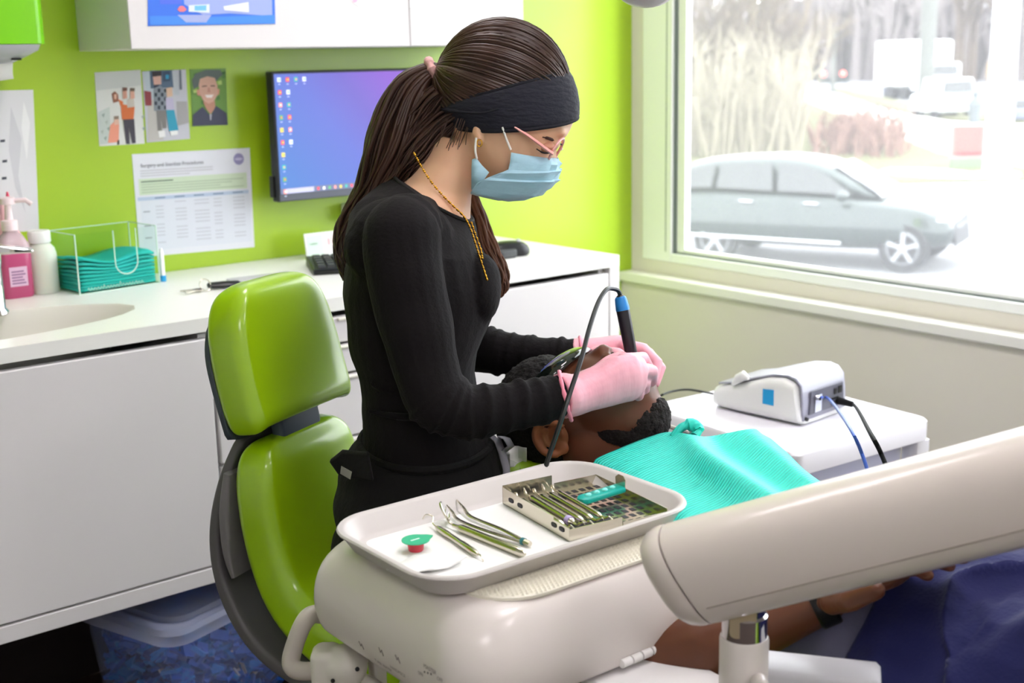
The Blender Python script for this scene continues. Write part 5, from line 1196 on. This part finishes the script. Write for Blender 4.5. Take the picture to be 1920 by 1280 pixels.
# right hand resting on the belly
def lp(a, c, t): return a.lerp(c, t)
hd = (kn-wri).normalized(); hsd = hd.cross(UP).normalized()
b.loft([[wri+hd*x+hsd*(wd*math.cos(2*PI*k/16))+UP*(th*math.sin(2*PI*k/16)+dz_) for k in range(16)] for x, wd, th, dz_ in ((-.01, .024, .021, 0), (.03, .036, .018, .004), (.075, .042, .015, .006), (.098, .038, .011, .004))])
for j, (o_, L_) in enumerate(((-.030, .060), (-.010, .070), (.010, .066), (.029, .052))):
    p0 = wri+hd*.088+hsd*o_+UP*.006; p1 = p0+hd*L_*.45+UP*.008; p2 = p1+hd*L_*.33-UP*.004; p3 = p2+hd*L_*.24-UP*.010
    caps(b, [(p0, .0095), (p1, .009), (p2, .0082), (p3, .007)], 10)
p0 = wri+hd*.03+hsd*.034; caps(b, [(p0, .013), (p0+hd*.035+hsd*.018, .0115), (p0+hd*.066+hsd*.020+UP*.004, .0095)], 10)
b.fuse('body', pm, .0034, 4)
# ear
b = MB(mat('ear_skin', (160, 100, 66), .45, sss=.1)); ec = h(1036, 816, .078)
b.tube(cr([ec+hx_*x*MH-UP*y*MH+hs_*z for x, y, z in ((22, 24, .0), (10, 33, .004), (-12, 30, .007), (-27, 10, .009), (-27, -10, .009), (-12, -26, .008), (8, -27, .005), (22, -18, .0))], 6), [.0045]*6+[.0058]*31+[.004]*6, 8)
b.ell(ec+hx_*.006-UP*.002-hs_*.002, (.018, .005, .020), FRM); b.ell(ec+hx_*.015-UP*.016, (.010, .005, .010), FRM); b.tube(cr([ec+hx_*x*MH-UP*y*MH+hs_*.004 for x, y in ((-12, -14), (-16, 2), (-8, 16), (6, 18))], 5), .0035, 8)
b.ell(ec+hx_*.016+UP*.004+hs_*.001, (.005, .004, .008), FRM); b.fuse('ear', pm, .0016, 2)
# hair, beard
M_bh = mat('short_black_hair', (20, 17, 16), .85, bump=.6, bscale=160)
def curl(co, no): return co+no*(.002*noise.noise(co*130)+.002*noise.noise(co*260))
b = MB(M_bh); b.ell(h(1029, 776), (.084, .0745, .087), FRM, 28, 18); b.ell(h(1056, 826), (.066, .0725, .050), FRM); b.fuse('hair', pm, .003, 1, post=curl)
b = MB(mat('black_beard', (26, 20, 18), .85, bump=.6, bscale=200)); b.ell(h(1203, 786), (.0415, .045, .038), FRM); b.ell(h(1170, 800), (.060, .0585, .030), FRM); b.ell(h(1226, 776), (.022, .029, .026), FRM)
def curl2(co, no): return co+no*(.002*noise.noise(co*190)+.0012*noise.noise(co*400))
b.fuse('beard', pm, .0026, 1, post=curl2)
b = MB(mat('lip_brown', (150, 78, 72), .4)); b.tube(cr([h(1176, 744, .030), h(1182, 728, .018), h(1184, 722, 0), h(1182, 728, -.018), h(1176, 744, -.030)], 5), .006, 8); b.tube(cr([h(1178, 748, .030), h(1204, 744, .02), h(1212, 740, 0), h(1204, 744, -.02), h(1178, 748, -.030)], 5), .0065, 8); b.build('lips', pm)
b = MB(mat('mouth_inside', (60, 20, 22), .5)); b.ell(h(1193, 742), (.014, .026, .012), FRM); b.build('open_mouth', pm)
b = MB(mat('nostril', (34, 16, 12), .7))
for s_ in (.010, -.010): b.ell(h(1149, 667, s_), (.004, .0045, .0055), FRM, 10, 8)
b.build('nostril', pm)
# dark wraparound glasses
M_shade = mat('smoky_lens', (16, 24, 18), .08, spec=.7, coat=.6)
rows = []
for (f_, e_, hb) in (((1052, 668), (1024, 726), .066), ((1058, 660), (1030, 716), .069), ((1074, 655), (1040, 712), .070), ((1090, 656), (1050, 712), .069), ((1098, 662), (1062, 714), .066)):
    a, c = h(*f_), h(*e_); rows.append([c+(a-c)*math.cos(t)**.8+hs_*hb*math.sin(t) if abs(t) < PI/2-.01 else c+hs_*hb*math.sin(t) for t in [-PI/2+PI*k/24 for k in range(25)]])
b = MB(M_shade); b.grid(rows); b.build('dark_glasses', pm, solid=.003, label='dark green wraparound safety glasses')
b = MB(M_black)
for s_ in (1, -1): b.tube([h(1040, 716, s_*.070), h(1034, 760, s_*.076), h(1032, 795, s_*.078)], [.004, .003, .002], 8)
b.build('glasses_arm', pm)
# watch
b = MB(M_black); wd_ = (wri-elb).normalized(); R = wd_.to_track_quat('Z', 'Y').to_matrix(); b.lathe([(.0265, -.011), (.0285, -.010), (.0285, .010), (.0265, .011)], wri-wd_*.004, 24, R=R)
b.box(wri-wd_*.004+hsd*0+UP*.026, (.022, .03, .009)); b.build('wristband', pm, bevel=.002)
# t-shirt and shorts
M_tee = mat('grey_lilac_jersey', (118, 118, 148), .85, sheen=.2, bump=.12, bscale=200)
def yring(Y, zc, hx2, hz2, cx_=1.19): return [V((cx_+hx2*math.cos(a), Y, zc+hz2*math.sin(a))) for a in [2*PI*k/32 for k in range(32)]]
b = MB(M_tee); b.loft([yring(*p) for p in ((1.185, .770, .075, .05), (1.16, .757, .125, .062), (1.12, .738, .165, .076), (1.05, .728, .178, .086), (.95, .732, .182, .090), (.85, .742, .182, .095), (.76, .745, .183, .097), (.70, .745, .186, .099), (.655, .745, .19, .100))])
caps(b, [(shr, .058), (shr.lerp(elb, .5), .055)]); caps(b, [(V((1.34, 1.1, .735)), .057), (V((1.385, .99, .715)), .053)])
b.fuse('t_shirt', pm, .004, 3, post=wob(.006, 12, (1, 2.2, 1), 5))
M_short = mat('navy_cotton_shorts', (28, 32, 88), .85, sheen=.12, bump=.1, bscale=240)
b = MB(M_short); b.loft([yring(*p) for p in ((.712, .745, .192, .105), (.68, .747, .197, .108), (.62, .745, .203, .112), (.54, .742, .205, .110))])
for s_ in (1, -1): caps(b, [(V((1.19+.095*s_, .58, .742)), .107), (V((1.19+.105*s_, .42, .76)), .106), (V((1.19+.115*s_, .26, .785)), .102)], 18)
def folds(co, no):
    q = co.y*34+co.x*26+2.2*noise.noise(co*7); k = max(0, math.sin(q))**2
    rd = (1-abs(noise.noise(V((co.x*10+co.y*5, co.y*9-co.x*4, co.z*9)))))**6
    return co+no*(.006*k+.016*rd+.008*noise.noise(V((co.x*14, co.y*9, co.z*14))))
b.fuse('shorts', pm, .0038, 2, post=folds)

# ------------------------------------------------------------------ bib over the chest
ctrl = [[(1098, 886, .832), (1112, 868, .842), (1132, 853, .849), (1240, 812, .858), (1297, 815, .868), (1330, 818, .846), (1408, 804, .856), (1425, 812, .835), (1445, 822, .80)],
        [(1130, 907, .828), (1150, 893, .838), (1188, 884, .846), (1270, 858, .855), (1330, 846, .870), (1356, 850, .838), (1440, 832, .852), (1455, 838, .83), (1475, 848, .795)],
        [(1180, 942, .822), (1200, 926, .832), (1240, 918, .842), (1310, 905, .846), (1384, 882, .868), (1408, 886, .834), (1480, 866, .846), (1492, 872, .826), (1510, 882, .79)],
        [(1230, 985, .82), (1255, 970, .83), (1285, 958, .84), (1370, 950, .846), (1452, 926, .864), (1470, 928, .832), (1530, 905, .842), (1540, 908, .82), (1556, 916, .785)],
        [(1280, 1040, .82), (1305, 1026, .83), (1340, 1012, .84), (1430, 1000, .848), (1510, 975, .854), (1530, 968, .84), (1590, 952, .84), (1600, 956, .82), (1616, 966, .785)]]
G = [[onz(*p) for p in r] for r in ctrl]
G = [cr(r, 7) for r in G]; cols_ = [cr([G[i][j] for i in range(len(G))], 9) for j in range(len(G[0]))]
rows = [[cols_[j][i] for j in range(len(cols_))] for i in range(len(cols_[0]))]
M_bib = bpy.data.materials.new('teal_embossed_bib'); M_bib.use_nodes = True; nt = M_bib.node_tree; bs = nt.nodes['Principled BSDF']
bs.inputs['Base Color'].default_value = (*lin((42, 216, 198)), 1); bs.inputs['Roughness'].default_value = .55
bs.inputs['Transmission Weight'].default_value = 0.0
tc = nt.nodes.new('ShaderNodeTexCoord'); wv = nt.nodes.new('ShaderNodeTexWave'); wv.bands_direction = 'Y'; wv.inputs['Scale'].default_value = 62; wv.inputs['Distortion'].default_value = .4
bp = nt.nodes.new('ShaderNodeBump'); bp.inputs['Strength'].default_value = .5; bp.inputs['Distance'].default_value = .002
nt.links.new(tc.outputs['Object'], wv.inputs['Vector']); nt.links.new(wv.outputs[0], bp.inputs['Height']); nt.links.new(bp.outputs[0], bs.inputs['Normal'])
bibo = thing('dental_bib', 'large teal paper bib spread over the lying man\'s chest', 'bib', rows[0][30])
b = MB(M_bib); b.grid(rows); b.build('bib_sheet', bibo, solid=.0008, ang=70)
b = MB(M_bib); c = onz(1290, 808, .866); b.tube(cr([c+HR*x+UP*z+HF*y for x, y, z in ((-.02, 0, -.008), (-.008, .004, .004), (.006, .006, .007), (.014, .004, 0), (.008, -.004, -.006))], 5), [.006]*8+[.009]*8+[.006]*5, 10); b.build('rolled_edge', bibo)
b = MB(mat('bib_chain_white', (226, 226, 222), .4)); b.tube(cr([onz(1297, 812, .858), at(1258, 800, 1.83), at(1232, 790, 1.87), at(1220, 800, 1.92)], 5), .0035, 8); b.build('neck_cord', bibo)

# ------------------------------------------------------------------ handpiece with its cable
hpz = thing('handpiece', 'black dental handpiece with a blue collar and looping black cable', 'handpiece', at(1183, 660, 1.79))
P_ = [at(1163, 556, 1.785), at(1168, 582, 1.786), at(1183, 660, 1.79), at(1192, 728, 1.80)]
b = MB(mat('handpiece_black', (38, 36, 44), .3)); b.tube([P_[1], P_[2], P_[2].lerp(P_[3], .6), P_[3]], [.0095, .0088, .006, .002], 16); b.build('grip', hpz)
b = MB(mat('collar_blue', (44, 140, 220), .35)); b.tube([P_[0], P_[0].lerp(P_[1], .15), P_[0].lerp(P_[1], .8), P_[1]], [.0068, .0085, .0098, .0098], 16); b.build('collar', hpz)
b = MB(M_black); cp_ = cr([P_[0]+(P_[1]-P_[0])*.1, at(1160, 546, 1.78), at(1150, 541, 1.77), at(1137, 543, 1.75), at(1122, 566, 1.72), at(1106, 612, 1.67), at(1090, 672, 1.62), at(1068, 738, 1.59), at(1048, 800, 1.575), at(1031, 850, 1.57), at(1020, 888, 1.565), at(1014, 930, 1.57), at(1012, 1000, 1.58)], 6)
b.tube(cp_, [.0055]*3+[.0032]*(len(cp_)-3), 8); b.build('cable', hpz)
b = MB(mat('thin_black_lead', (30, 34, 32), .5)); b.tube(cr([dp(.06, .221, .012), onz(1312, 733, CZ+.004), onz(1285, 730, CZ+.003), onz(1258, 734, CZ+.003), onz(1240, 741, CZ+.003), onz(1232, 748, CZ-.03)], 5), .0025, 6); tag(b.build('cart_lead'), 'thin dark lead lying along the far edge of the cart top', 'cable')
# dental lamp edge at the very top
lt = thing('operating_lamp', 'pale rounded underside of the operating lamp at the top edge by the window', 'lamp', at(1212, -40, 1.7))
b = MB(mat('lamp_shell', (226, 216, 218), .35, coat=.2)); c = at(1212, -34, 1.7); b.ell(c, (.045, .045, .034), None, 28, 16); b.build('lamp_head', lt)
b = MB(M_plas); b.tube([c+UP*.02, c+UP*.25, c+UP*.32+V((-.2, .1, .05)), V((c.x-.5, c.y+.1, ZC-.02))], .016, 12); b.build('lamp_arm', lt)
# ================================================================== outside the window
GZ = -1.8
def g(x, y): return onz(x, y, GZ)
M_asph = mat('pale_dry_asphalt', (118, 118, 122), .9, var=.06, vscale=.6)
b = MB(M_asph); b.bb((3.2, -60, GZ-.3), (260, 220, GZ)); struct(b.build('ground'))
M_grass = mat('dry_grass', (86, 86, 54), .95, var=.2, vscale=.8)
def patch(name, pts, m, z, label=None, cat='ground'):
    b = MB(m); b.prism([V((p.x, p.y, GZ)) for p in [g(*q) for q in pts]], (0, 0, z)); o = b.build(name); struct(o); return o
patch('verge', [(1180, 355), (1620, 347), (1930, 338), (1930, 318), (1800, 280), (1640, 225), (1480, 175), (1440, 150), (1180, 170)], M_grass, .05)
M_walk = mat('pale_concrete_path', (222, 220, 212), .9)
patch('footpath', [(1930, 318), (1760, 290), (1640, 245), (1480, 178), (1466, 160), (1490, 156), (1640, 205), (1780, 232), (1930, 238)], M_walk, .10)
patch('far_verge', [(1930, 236), (1780, 226), (1700, 215), (1560, 170), (1575, 166), (1720, 200), (1930, 226)], M_grass, .12)
M_snow = mat('old_snow', (240, 242, 246), .8)
def snow(x, y, w_, d_, hgt, label):
    p = g(x, y); b = MB(M_snow); b.ell(p+UP*.05, (d_, w_, hgt), None, 16, 8); tag(b.build('snow_patch'), label, 'snow')
snow(1745, 330, 1.5, .6, .12, 'white snow patch on the grass in front of the lawn sign')
snow(1472, 168, 2.2, 2.0, .5, 'white snow heap at the far left of the footpath')
# the passing car
fwp, rwp = g(1690, 512), g(1340, 490)
fdv = (fwp-rwp); wbv = fdv.length; fdv.normalize(); sdv = V((fdv.y, -fdv.x, 0)); sdv = -sdv if sdv.dot(V((-1, -1, 0))) < 0 else sdv      # sdv: towards us
S = wbv/2.75
car = thing('car', 'dark green-grey estate car passing on the road outside the window', 'car', ((fwp+rwp)/2-sdv*.85*S))
def cq_(x, y, z): return rwp+fdv*(x*S)-sdv*((.86-y)*S)+UP*(z*S)        # x from rear axle, y: +toward us
M_carp = mat('dark_green_car_paint', (34, 46, 44), .2, coat=.8, metal=.3)
M_cgl = mat('dark_car_glass', (20, 26, 28), .06, spec=.8, coat=.5); M_roof = mat('car_roof_sheen', (60, 68, 70), .15, coat=1.0, metal=.4)
st_ = [(-.95, .45, .70, .85, .78), (-.90, .32, .78, 1.05, .84), (-.55, .28, .90, 1.10, .88), (.2, .25, .92, 1.12, .90), (1.2, .24, .94, 1.08, .90), (2.0, .24, .94, 1.04, .90), (2.4, .26, .94, .99, .89), (2.85, .28, .92, .93, .88), (3.12, .30, .84, .85, .84), (3.32, .34, .72, .76, .74), (3.38, .40, .60, .64, .62)]
b = MB(M_carp)
b.loft([[cq_(x, y*s_, z) for s_, y, z in ((1, hw*.93, zb), (1, hw, zb+.14), (1, hw*1.0, (zb+zs)/2), (1, hw*.97, zs), (1, hw*.86, zt), (-1, hw*.86, zt), (-1, hw*.97, zs), (-1, hw, (zb+zs)/2), (-1, hw, zb+.14), (-1, hw*.93, zb))] for x, zb, zs, zt, hw in st_]); b.build('body', car, sub=1)
cab = [(-.86, 1.02, 1.06, .74), (-.70, 1.0, 1.40, .66), (-.3, 1.0, 1.52, .64), (.5, 1.0, 1.58, .64), (1.2, 1.0, 1.56, .64), (1.62, 1.0, 1.46, .64), (2.05, .98, 1.22, .70), (2.42, .96, 1.0, .76)]
b = MB(M_carp); b.loft([[cq_(x, .80, zb), cq_(x, hw, zt-.05), cq_(x, hw*.86, zt), cq_(x, -hw*.86, zt), cq_(x, -hw, zt-.05), cq_(x, -.80, zb)] for x, zb, zt, hw in cab]); b.build('cabin', car, sub=1)
def sidewin(pts):
    b = MB(M_cgl); b.prism([cq_(x, .80-.155*max(0, (z-1.0)/.55)+.012, z) for x, z in pts], sdv*.012*S); b.build('side_window', car)
sidewin([(-.68, 1.08), (-.52, 1.36), (-.05, 1.44), (-.10, 1.10)]); sidewin([(-.02, 1.10), (.02, 1.45), (.80, 1.48), (.84, 1.08)]); sidewin([(.92, 1.08), (.90, 1.48), (1.30, 1.45), (1.66, 1.30), (2.02, 1.06)])
b = MB(M_cgl); b.prism([cq_(1.66, .52, 1.45), cq_(1.66, -.52, 1.45), cq_(2.40, -.66, 1.02), cq_(2.40, .66, 1.02)], UP*.012*S); b.build('windscreen', car)
b = MB(mat('bright_strip', (200, 204, 206), .2, metal=.8)); b.tube([cq_(-.6, .915, .40), cq_(1.9, .925, .38)], .022*S, 6); b.build('sill_strip', car)
M_tyre = mat('tyre', (34, 34, 36), .8); M_rim = mat('wheel_rim', (190, 192, 196), .25, metal=.8)
for wx in (0, 2.75):
    for sd in (1, -1):
        R = frame(fdv, UP, sdv*sd); c = cq_(wx, .86*sd, .345)
        b = MB(M_tyre); b.lathe([(.20, -.20*S/S), (.33*S, -.19*S), (.345*S, -.15*S), (.345*S, -.03*S), (.33*S, .01*S), (.24*S, .015*S)], c, 28, R=R); o = b.build('wheel', car)
        b = MB(M_rim); b.lathe([(.235*S, .0), (.235*S, .014*S), (.21*S, .016*S), (.205*S, .0)], c, 28, R=R)
        for k in range(5): a = 2*PI*k/5+.3; b.box(c+R @ V((.115*S*math.cos(a), .115*S*math.sin(a), .012*S)), (.22*S, .05*S, .02*S), R @ Matrix.Rotation(a, 3, 'Z'))
        b.lathe([(.05*S, 0), (.05*S, .028*S), (.02*S, .032*S)], c, 16, R=R); b.build('rim', o)
b = MB(M_carp); b.ell(cq_(1.92, 1.0, 1.06), (.10*S, .10*S, .075*S)); b.build('door_mirror', car)
b = MB(mat('headlamp', (240, 236, 240), .15, coat=.5)); b.ell(cq_(3.14, .62, .74), (.16*S, .16*S, .06*S), frame(fdv, sdv, UP)); b.build('headlamp', car)
b = MB(M_black); b.prism([cq_(3.36, .5, .36), cq_(3.36, -.5, .36), cq_(3.32, -.5, .68), cq_(3.32, .5, .68)], fdv*.04*S); b.build('grille', car)
b = MB(M_rim)
for x in (.38, 1.35): b.tube([cq_(x, .90, .93), cq_(x+.2, .90, .92)], .018*S, 6)
b.build('door_handles', car)
b = MB(M_carp); b.ell(cq_(2.62, .45, 1.0), (.14*S, .05*S, .03*S), frame(fdv, sdv, UP)); b.build('wiper_cowl', car)
# poles
def pole(name, label, x, yb, r, hgt, m, cat='pole'):
    p = g(x, yb); t = thing(name, label, cat, p); b = MB(m); b.lathe([(r, 0), (r*.8, hgt)], p, 14); b.build('shaft', t); b = MB(m); b.lathe([(r*1.7, 0), (r*1.7, .12), (r, .16)], p, 14); b.build('foot', t); return t, p
M_pole = mat('grey_timber_pole', (96, 98, 94), .8); M_polew = mat('white_painted_pole', (214, 216, 222), .6)
pole('utility_pole', 'slim grey pole beside the far footpath, left of the white truck cab', 1733, 216, .13*3, 30, M_pole)
pole('sign_post', 'thick white post at the right, behind the lawn sign', 1868, 334, .33, 14, M_polew)
pole('lamp_post', 'thin pale post far away near the right edge of the tree line', 1842, 150, .3, 30, M_polew)
t, p = pole('road_sign', 'thin dark post with a small crossbar and two red lamps far up the road', 1561, 172, .22, 5.0, M_pole)
q = g(1561, 172)+UP*.9; b = MB(mat('barrier_dark', (40, 48, 48), .7)); b.box(q, (2.6, .2, .42), Matrix.Rotation(-YAW, 3, 'Z')); b.build('crossbar', t)
b = MB(mat('red_lamp', (250, 90, 80), .4, emit=6))
for s_ in (-1.3, 1.3): b.ell(q+UP*.55+HR*s_*.62, .22)
b.build('red_lamp', t)
# lawn sign
p = g(1812, 318); t = thing('lawn_sign', 'lawn sign with pale red top and green foot on the verge', 'sign', p); sc_ = (p-EYE).dot(AF)/FPX
def sp_(x, y, d=0): return p+HR*((x-1812)*sc_)+UP*((318-y)*sc_)-HF*d
b = MB(mat('sign_white', (140, 140, 138), .6)); b.prism([sp_(1779, 316), sp_(1845, 316), sp_(1845, 236), sp_(1779, 236)], HF*.06); b.build('board', t, bevel=.02)
b = MB(ink((150, 84, 78))); b.quad(sp_(1784, 293, .01), sp_(1840, 293, .01), sp_(1840, 236, .01), sp_(1784, 236, .01)); b.quad(sp_(1779, 315, .01), sp_(1845, 315, .01), sp_(1845, 297, .01), sp_(1779, 297, .01), ink((104, 136, 92))); b.quad(sp_(1792, 290, .02), sp_(1838, 290, .02), sp_(1838, 285, .02), sp_(1792, 285, .02), ink((120, 24, 36))); b.build('sign_print', t, fixn=False)
b = MB(M_polew); b.prism([sp_(1788, 330), sp_(1792, 330), sp_(1792, 300), sp_(1788, 300)], HF*.05); b.prism([sp_(1832, 330), sp_(1836, 330), sp_(1836, 300), sp_(1832, 300)], HF*.05); b.build('leg', t)
# vehicles and box far off (built from body, cab, wheels)
def vehicle(name, label, x, yb, w_, h_, col, kind='car', yaw=0.0):
    p = g(x, yb); q = (p-EYE).dot(AF); s_ = q/FPX; W_, H_ = w_*s_, h_*s_; L_ = W_*.9
    t = thing(name, label, 'truck' if kind == 'truck' else 'car', p); R = Matrix.Rotation(-YAW+yaw, 3, 'Z')
    def P(x_, y_, z_): return p+R @ V((x_, y_, z_))
    m = mat('paint_%02x%02x%02x' % col, col, .3, coat=.4)
    b = MB(m)
    if kind == 'truck': b.loft([[P(a_, y_, z_) for a_, z_ in ((-W_/2, H_*.2), (W_/2, H_*.2), (W_/2, H_), (-W_/2, H_))] for y_ in (0, L_*1.6)])
    else: b.loft([[P(a_*W_/2, y_, z_*H_) for a_, z_ in ((-1, .16), (1, .16), (1, .6), (-1, .6))] for y_ in (0, L_)])
    b.build('body', t, bevel=.06*W_)
    b = MB(m if kind == 'car' else M_polew)
    if kind == 'car': b.loft([[P(a_*W_/2*k, y_, z_*H_) for a_, z_ in ((-1, .6), (1, .6), (.84, 1), (-.84, 1))] for y_, k in ((L_*.12, .94), (L_*.7, .94))])
    else: b.loft([[P(a_*W_/2*.9, y_, z_*H_) for a_, z_ in ((-1, .15), (1, .15), (1, .62), (-1, .62))] for y_ in (-L_*.45, 0)])
    b.build('cab', t, bevel=.04*W_)
    yw = L_*.11 if kind == 'car' else -L_*.46
    b = MB(M_cgl); b.prism([P(-W_*.38, yw, H_*(.64 if kind == 'car' else .42)), P(W_*.38, yw, H_*(.64 if kind == 'car' else .42)), P(W_*.33, yw+.02, H_*(.94 if kind == 'car' else .58)), P(-W_*.33, yw+.02, H_*(.94 if kind == 'car' else .58))], R @ V((0, -.03*W_, 0))); b.build('windscreen', t)
    for a_ in (-.42, .42):
        for y_ in (.2*L_, .8*L_): b = MB(M_tyre); b.lathe([(H_*.16, -.07*W_), (H_*.16, .07*W_)], P(a_*W_, y_, H_*.16), 12, R=R @ Matrix.Rotation(PI/2, 3, 'Y')); b.build('wheel', t)
    return t
vehicle('truck', 'white box truck far down the road behind the grey pole', 1742, 186, 92, 108, (236, 240, 242), 'truck', .2)
vehicle('car', 'small dark blue car in front of the white truck, left of the grey pole', 1699, 183, 48, 42, (40, 44, 84), 'car', .3)
vehicle('van', 'white van parked at the right of the grey pole, above the lawn sign', 1800, 222, 96, 74, (224, 232, 236), 'car', .4)
vehicle('car', 'dark grey car at the right edge behind the white post', 1908, 232, 52, 46, (96, 102, 120), 'car', .2)
vehicle('car', 'pale grey car at the right edge further up the road', 1908, 150, 54, 50, (190, 194, 198), 'car', .2)
p = g(1826, 236); t = thing('person', 'distant figure in grey standing above the lawn sign', 'person', p); q = (p-EYE).dot(AF)/FPX
b = MB(mat('grey_coat', (88, 94, 98), .8)); b.tube([p+UP*q*k for k in (0, 24, 40, 50)], [q*8, q*11, q*14, q*8], 12); b.ell(p+UP*q*58, q*7.5); b.fuse('body', t, q*1.6, 2)
b = MB(mat('yellow_sign', (150, 112, 24), .6)); p = g(1858, 170); q = (p-EYE).dot(AF)/FPX; b.lathe([(q*7, 0), (q*7, q*24), (q*9, q*26), (q*9, q*48), (q*3, q*60)], p, 8); tag(b.build('hydrant_sign'), 'yellow and white roadside marker left of the white post', 'marker')
# bare trees
M_bark = mat('grey_brown_bark', (84, 72, 62), .95, var=.2, vscale=2); M_bark2 = mat('pale_bark', (106, 94, 78), .95)
def branch(b, p, d, L_, r, depth, rs):
    q = p+d*L_; b.tube([p, p.lerp(q, .5)+V((rs.uniform(-1, 1), rs.uniform(-1, 1), rs.uniform(-.5, .5)))*L_*.06, q], [r, r*.85, r*.65], 5, cap=False)
    if depth == 0: return
    for k in range(3 if depth > 1 else 4):
        nd = (d+V((rs.uniform(-1, 1), rs.uniform(-1, 1), rs.uniform(-.25, .6)))*.75).normalized(); branch(b, p.lerp(q, rs.uniform(.55, 1)), nd, L_*rs.uniform(.55, .8), r*.55, depth-1, rs)
k = 0
posn = ['first', 'second', 'third', 'fourth', 'fifth', 'sixth', 'seventh', 'eighth', 'ninth']
for (x, yb, hg) in ((1296, 262, 5), (1322, 250, 6), (1345, 268, 4.5), (1362, 240, 6.5), (1392, 262, 5), (1410, 244, 6), (1438, 250, 4.6), (1458, 232, 5.5), (1488, 210, 5)):
    p = g(x, yb); rs = random.Random(k*3+1); t = thing('bare_tree', 'bare pale tree, %s from the left of the thicket beyond the car' % posn[k], 'tree', p, 'bare trees in the thicket')
    b = MB((M_bark, M_bark2)[k % 2]); b.tube([p, p+UP*hg*.45+V((rs.uniform(-.3, .3), rs.uniform(-.3, .3), 0))], [.22, .15], 7); b.build('trunk', t)
    b = MB((M_bark, M_bark2)[k % 2])
    for j in range(5): branch(b, p+UP*hg*(.25+.05*j), V((rs.uniform(-1, 1), rs.uniform(-1, 1), 1.1)).normalized(), hg*.36, .09, 3, rs)
    b.build('branches', t); k += 1
for (x, yb, hg, lab) in ((1795, 168, 13, 'tall bare tree behind the white truck'), (1818, 166, 12, 'tall forked bare tree right of the white truck'), (1880, 168, 13, 'tall bare tree behind the white post at the right')):
    p = g(x, yb); rs = random.Random(k*3+1); t = thing('bare_tree', lab, 'tree', p); b = MB(M_bark); b.tube([p, p+UP*hg*.45], [.5, .35], 7); b.build('trunk', t); b = MB(M_bark)
    for j in range(5): branch(b, p+UP*hg*(.3+.05*j), V((rs.uniform(-1, 1), rs.uniform(-1, 1), 1.4)).normalized(), hg*.34, .22, 3, rs)
    b.build('branches', t); k += 1
# undergrowth and far tree line: nobody could count it
def thicket(name, label, spots, n, hmin, hmax, r, m, seed, lean=.25):
    rs = random.Random(seed); b = MB(m)
    for i in range(n):
        x0, x1, y0, y1 = rs.choice(spots); p = g(rs.uniform(x0, x1), rs.uniform(y0, y1)); hgt = rs.uniform(hmin, hmax); d = V((rs.uniform(-lean, lean), rs.uniform(-lean, lean), 1)); q = p+d*hgt
        b.tube([p, p.lerp(q, .55), q], [r, r*.8, r*.2], 4, cap=False)
        for j in range(3): e = p.lerp(q, rs.uniform(.3, .9)); b.tube([e, e+V((rs.uniform(-.5, .5), rs.uniform(-.5, .5), rs.uniform(.2, .7)))*hgt*.35], [r*.6, r*.15], 3, cap=False)
    o = b.build(name, kind='stuff', fixn=False); tag(o, label, 'brush')
thicket('undergrowth', 'pale dry undergrowth beneath the bare trees beyond the car', [(1180, 1500, 215, 300), (1380, 1480, 190, 250)], 1500, .5, 4.2, .05, mat('dry_stalk', (140, 132, 116), .95), 5)
thicket('brown_bushes', 'reddish brown bushes along the footpath behind the car roof', [(1560, 1650, 255, 292), (1520, 1700, 262, 300)], 420, .4, 1.3, .05, mat('reddish_twig', (124, 96, 86), .95), 6, .5)
thicket('far_tree_line', 'hazy grey tree line along the far end of the road', [(1180, 3400, 140, 152)], 2600, 5, 13, .55, mat('far_tree_grey', (118, 110, 110), .95), 7)
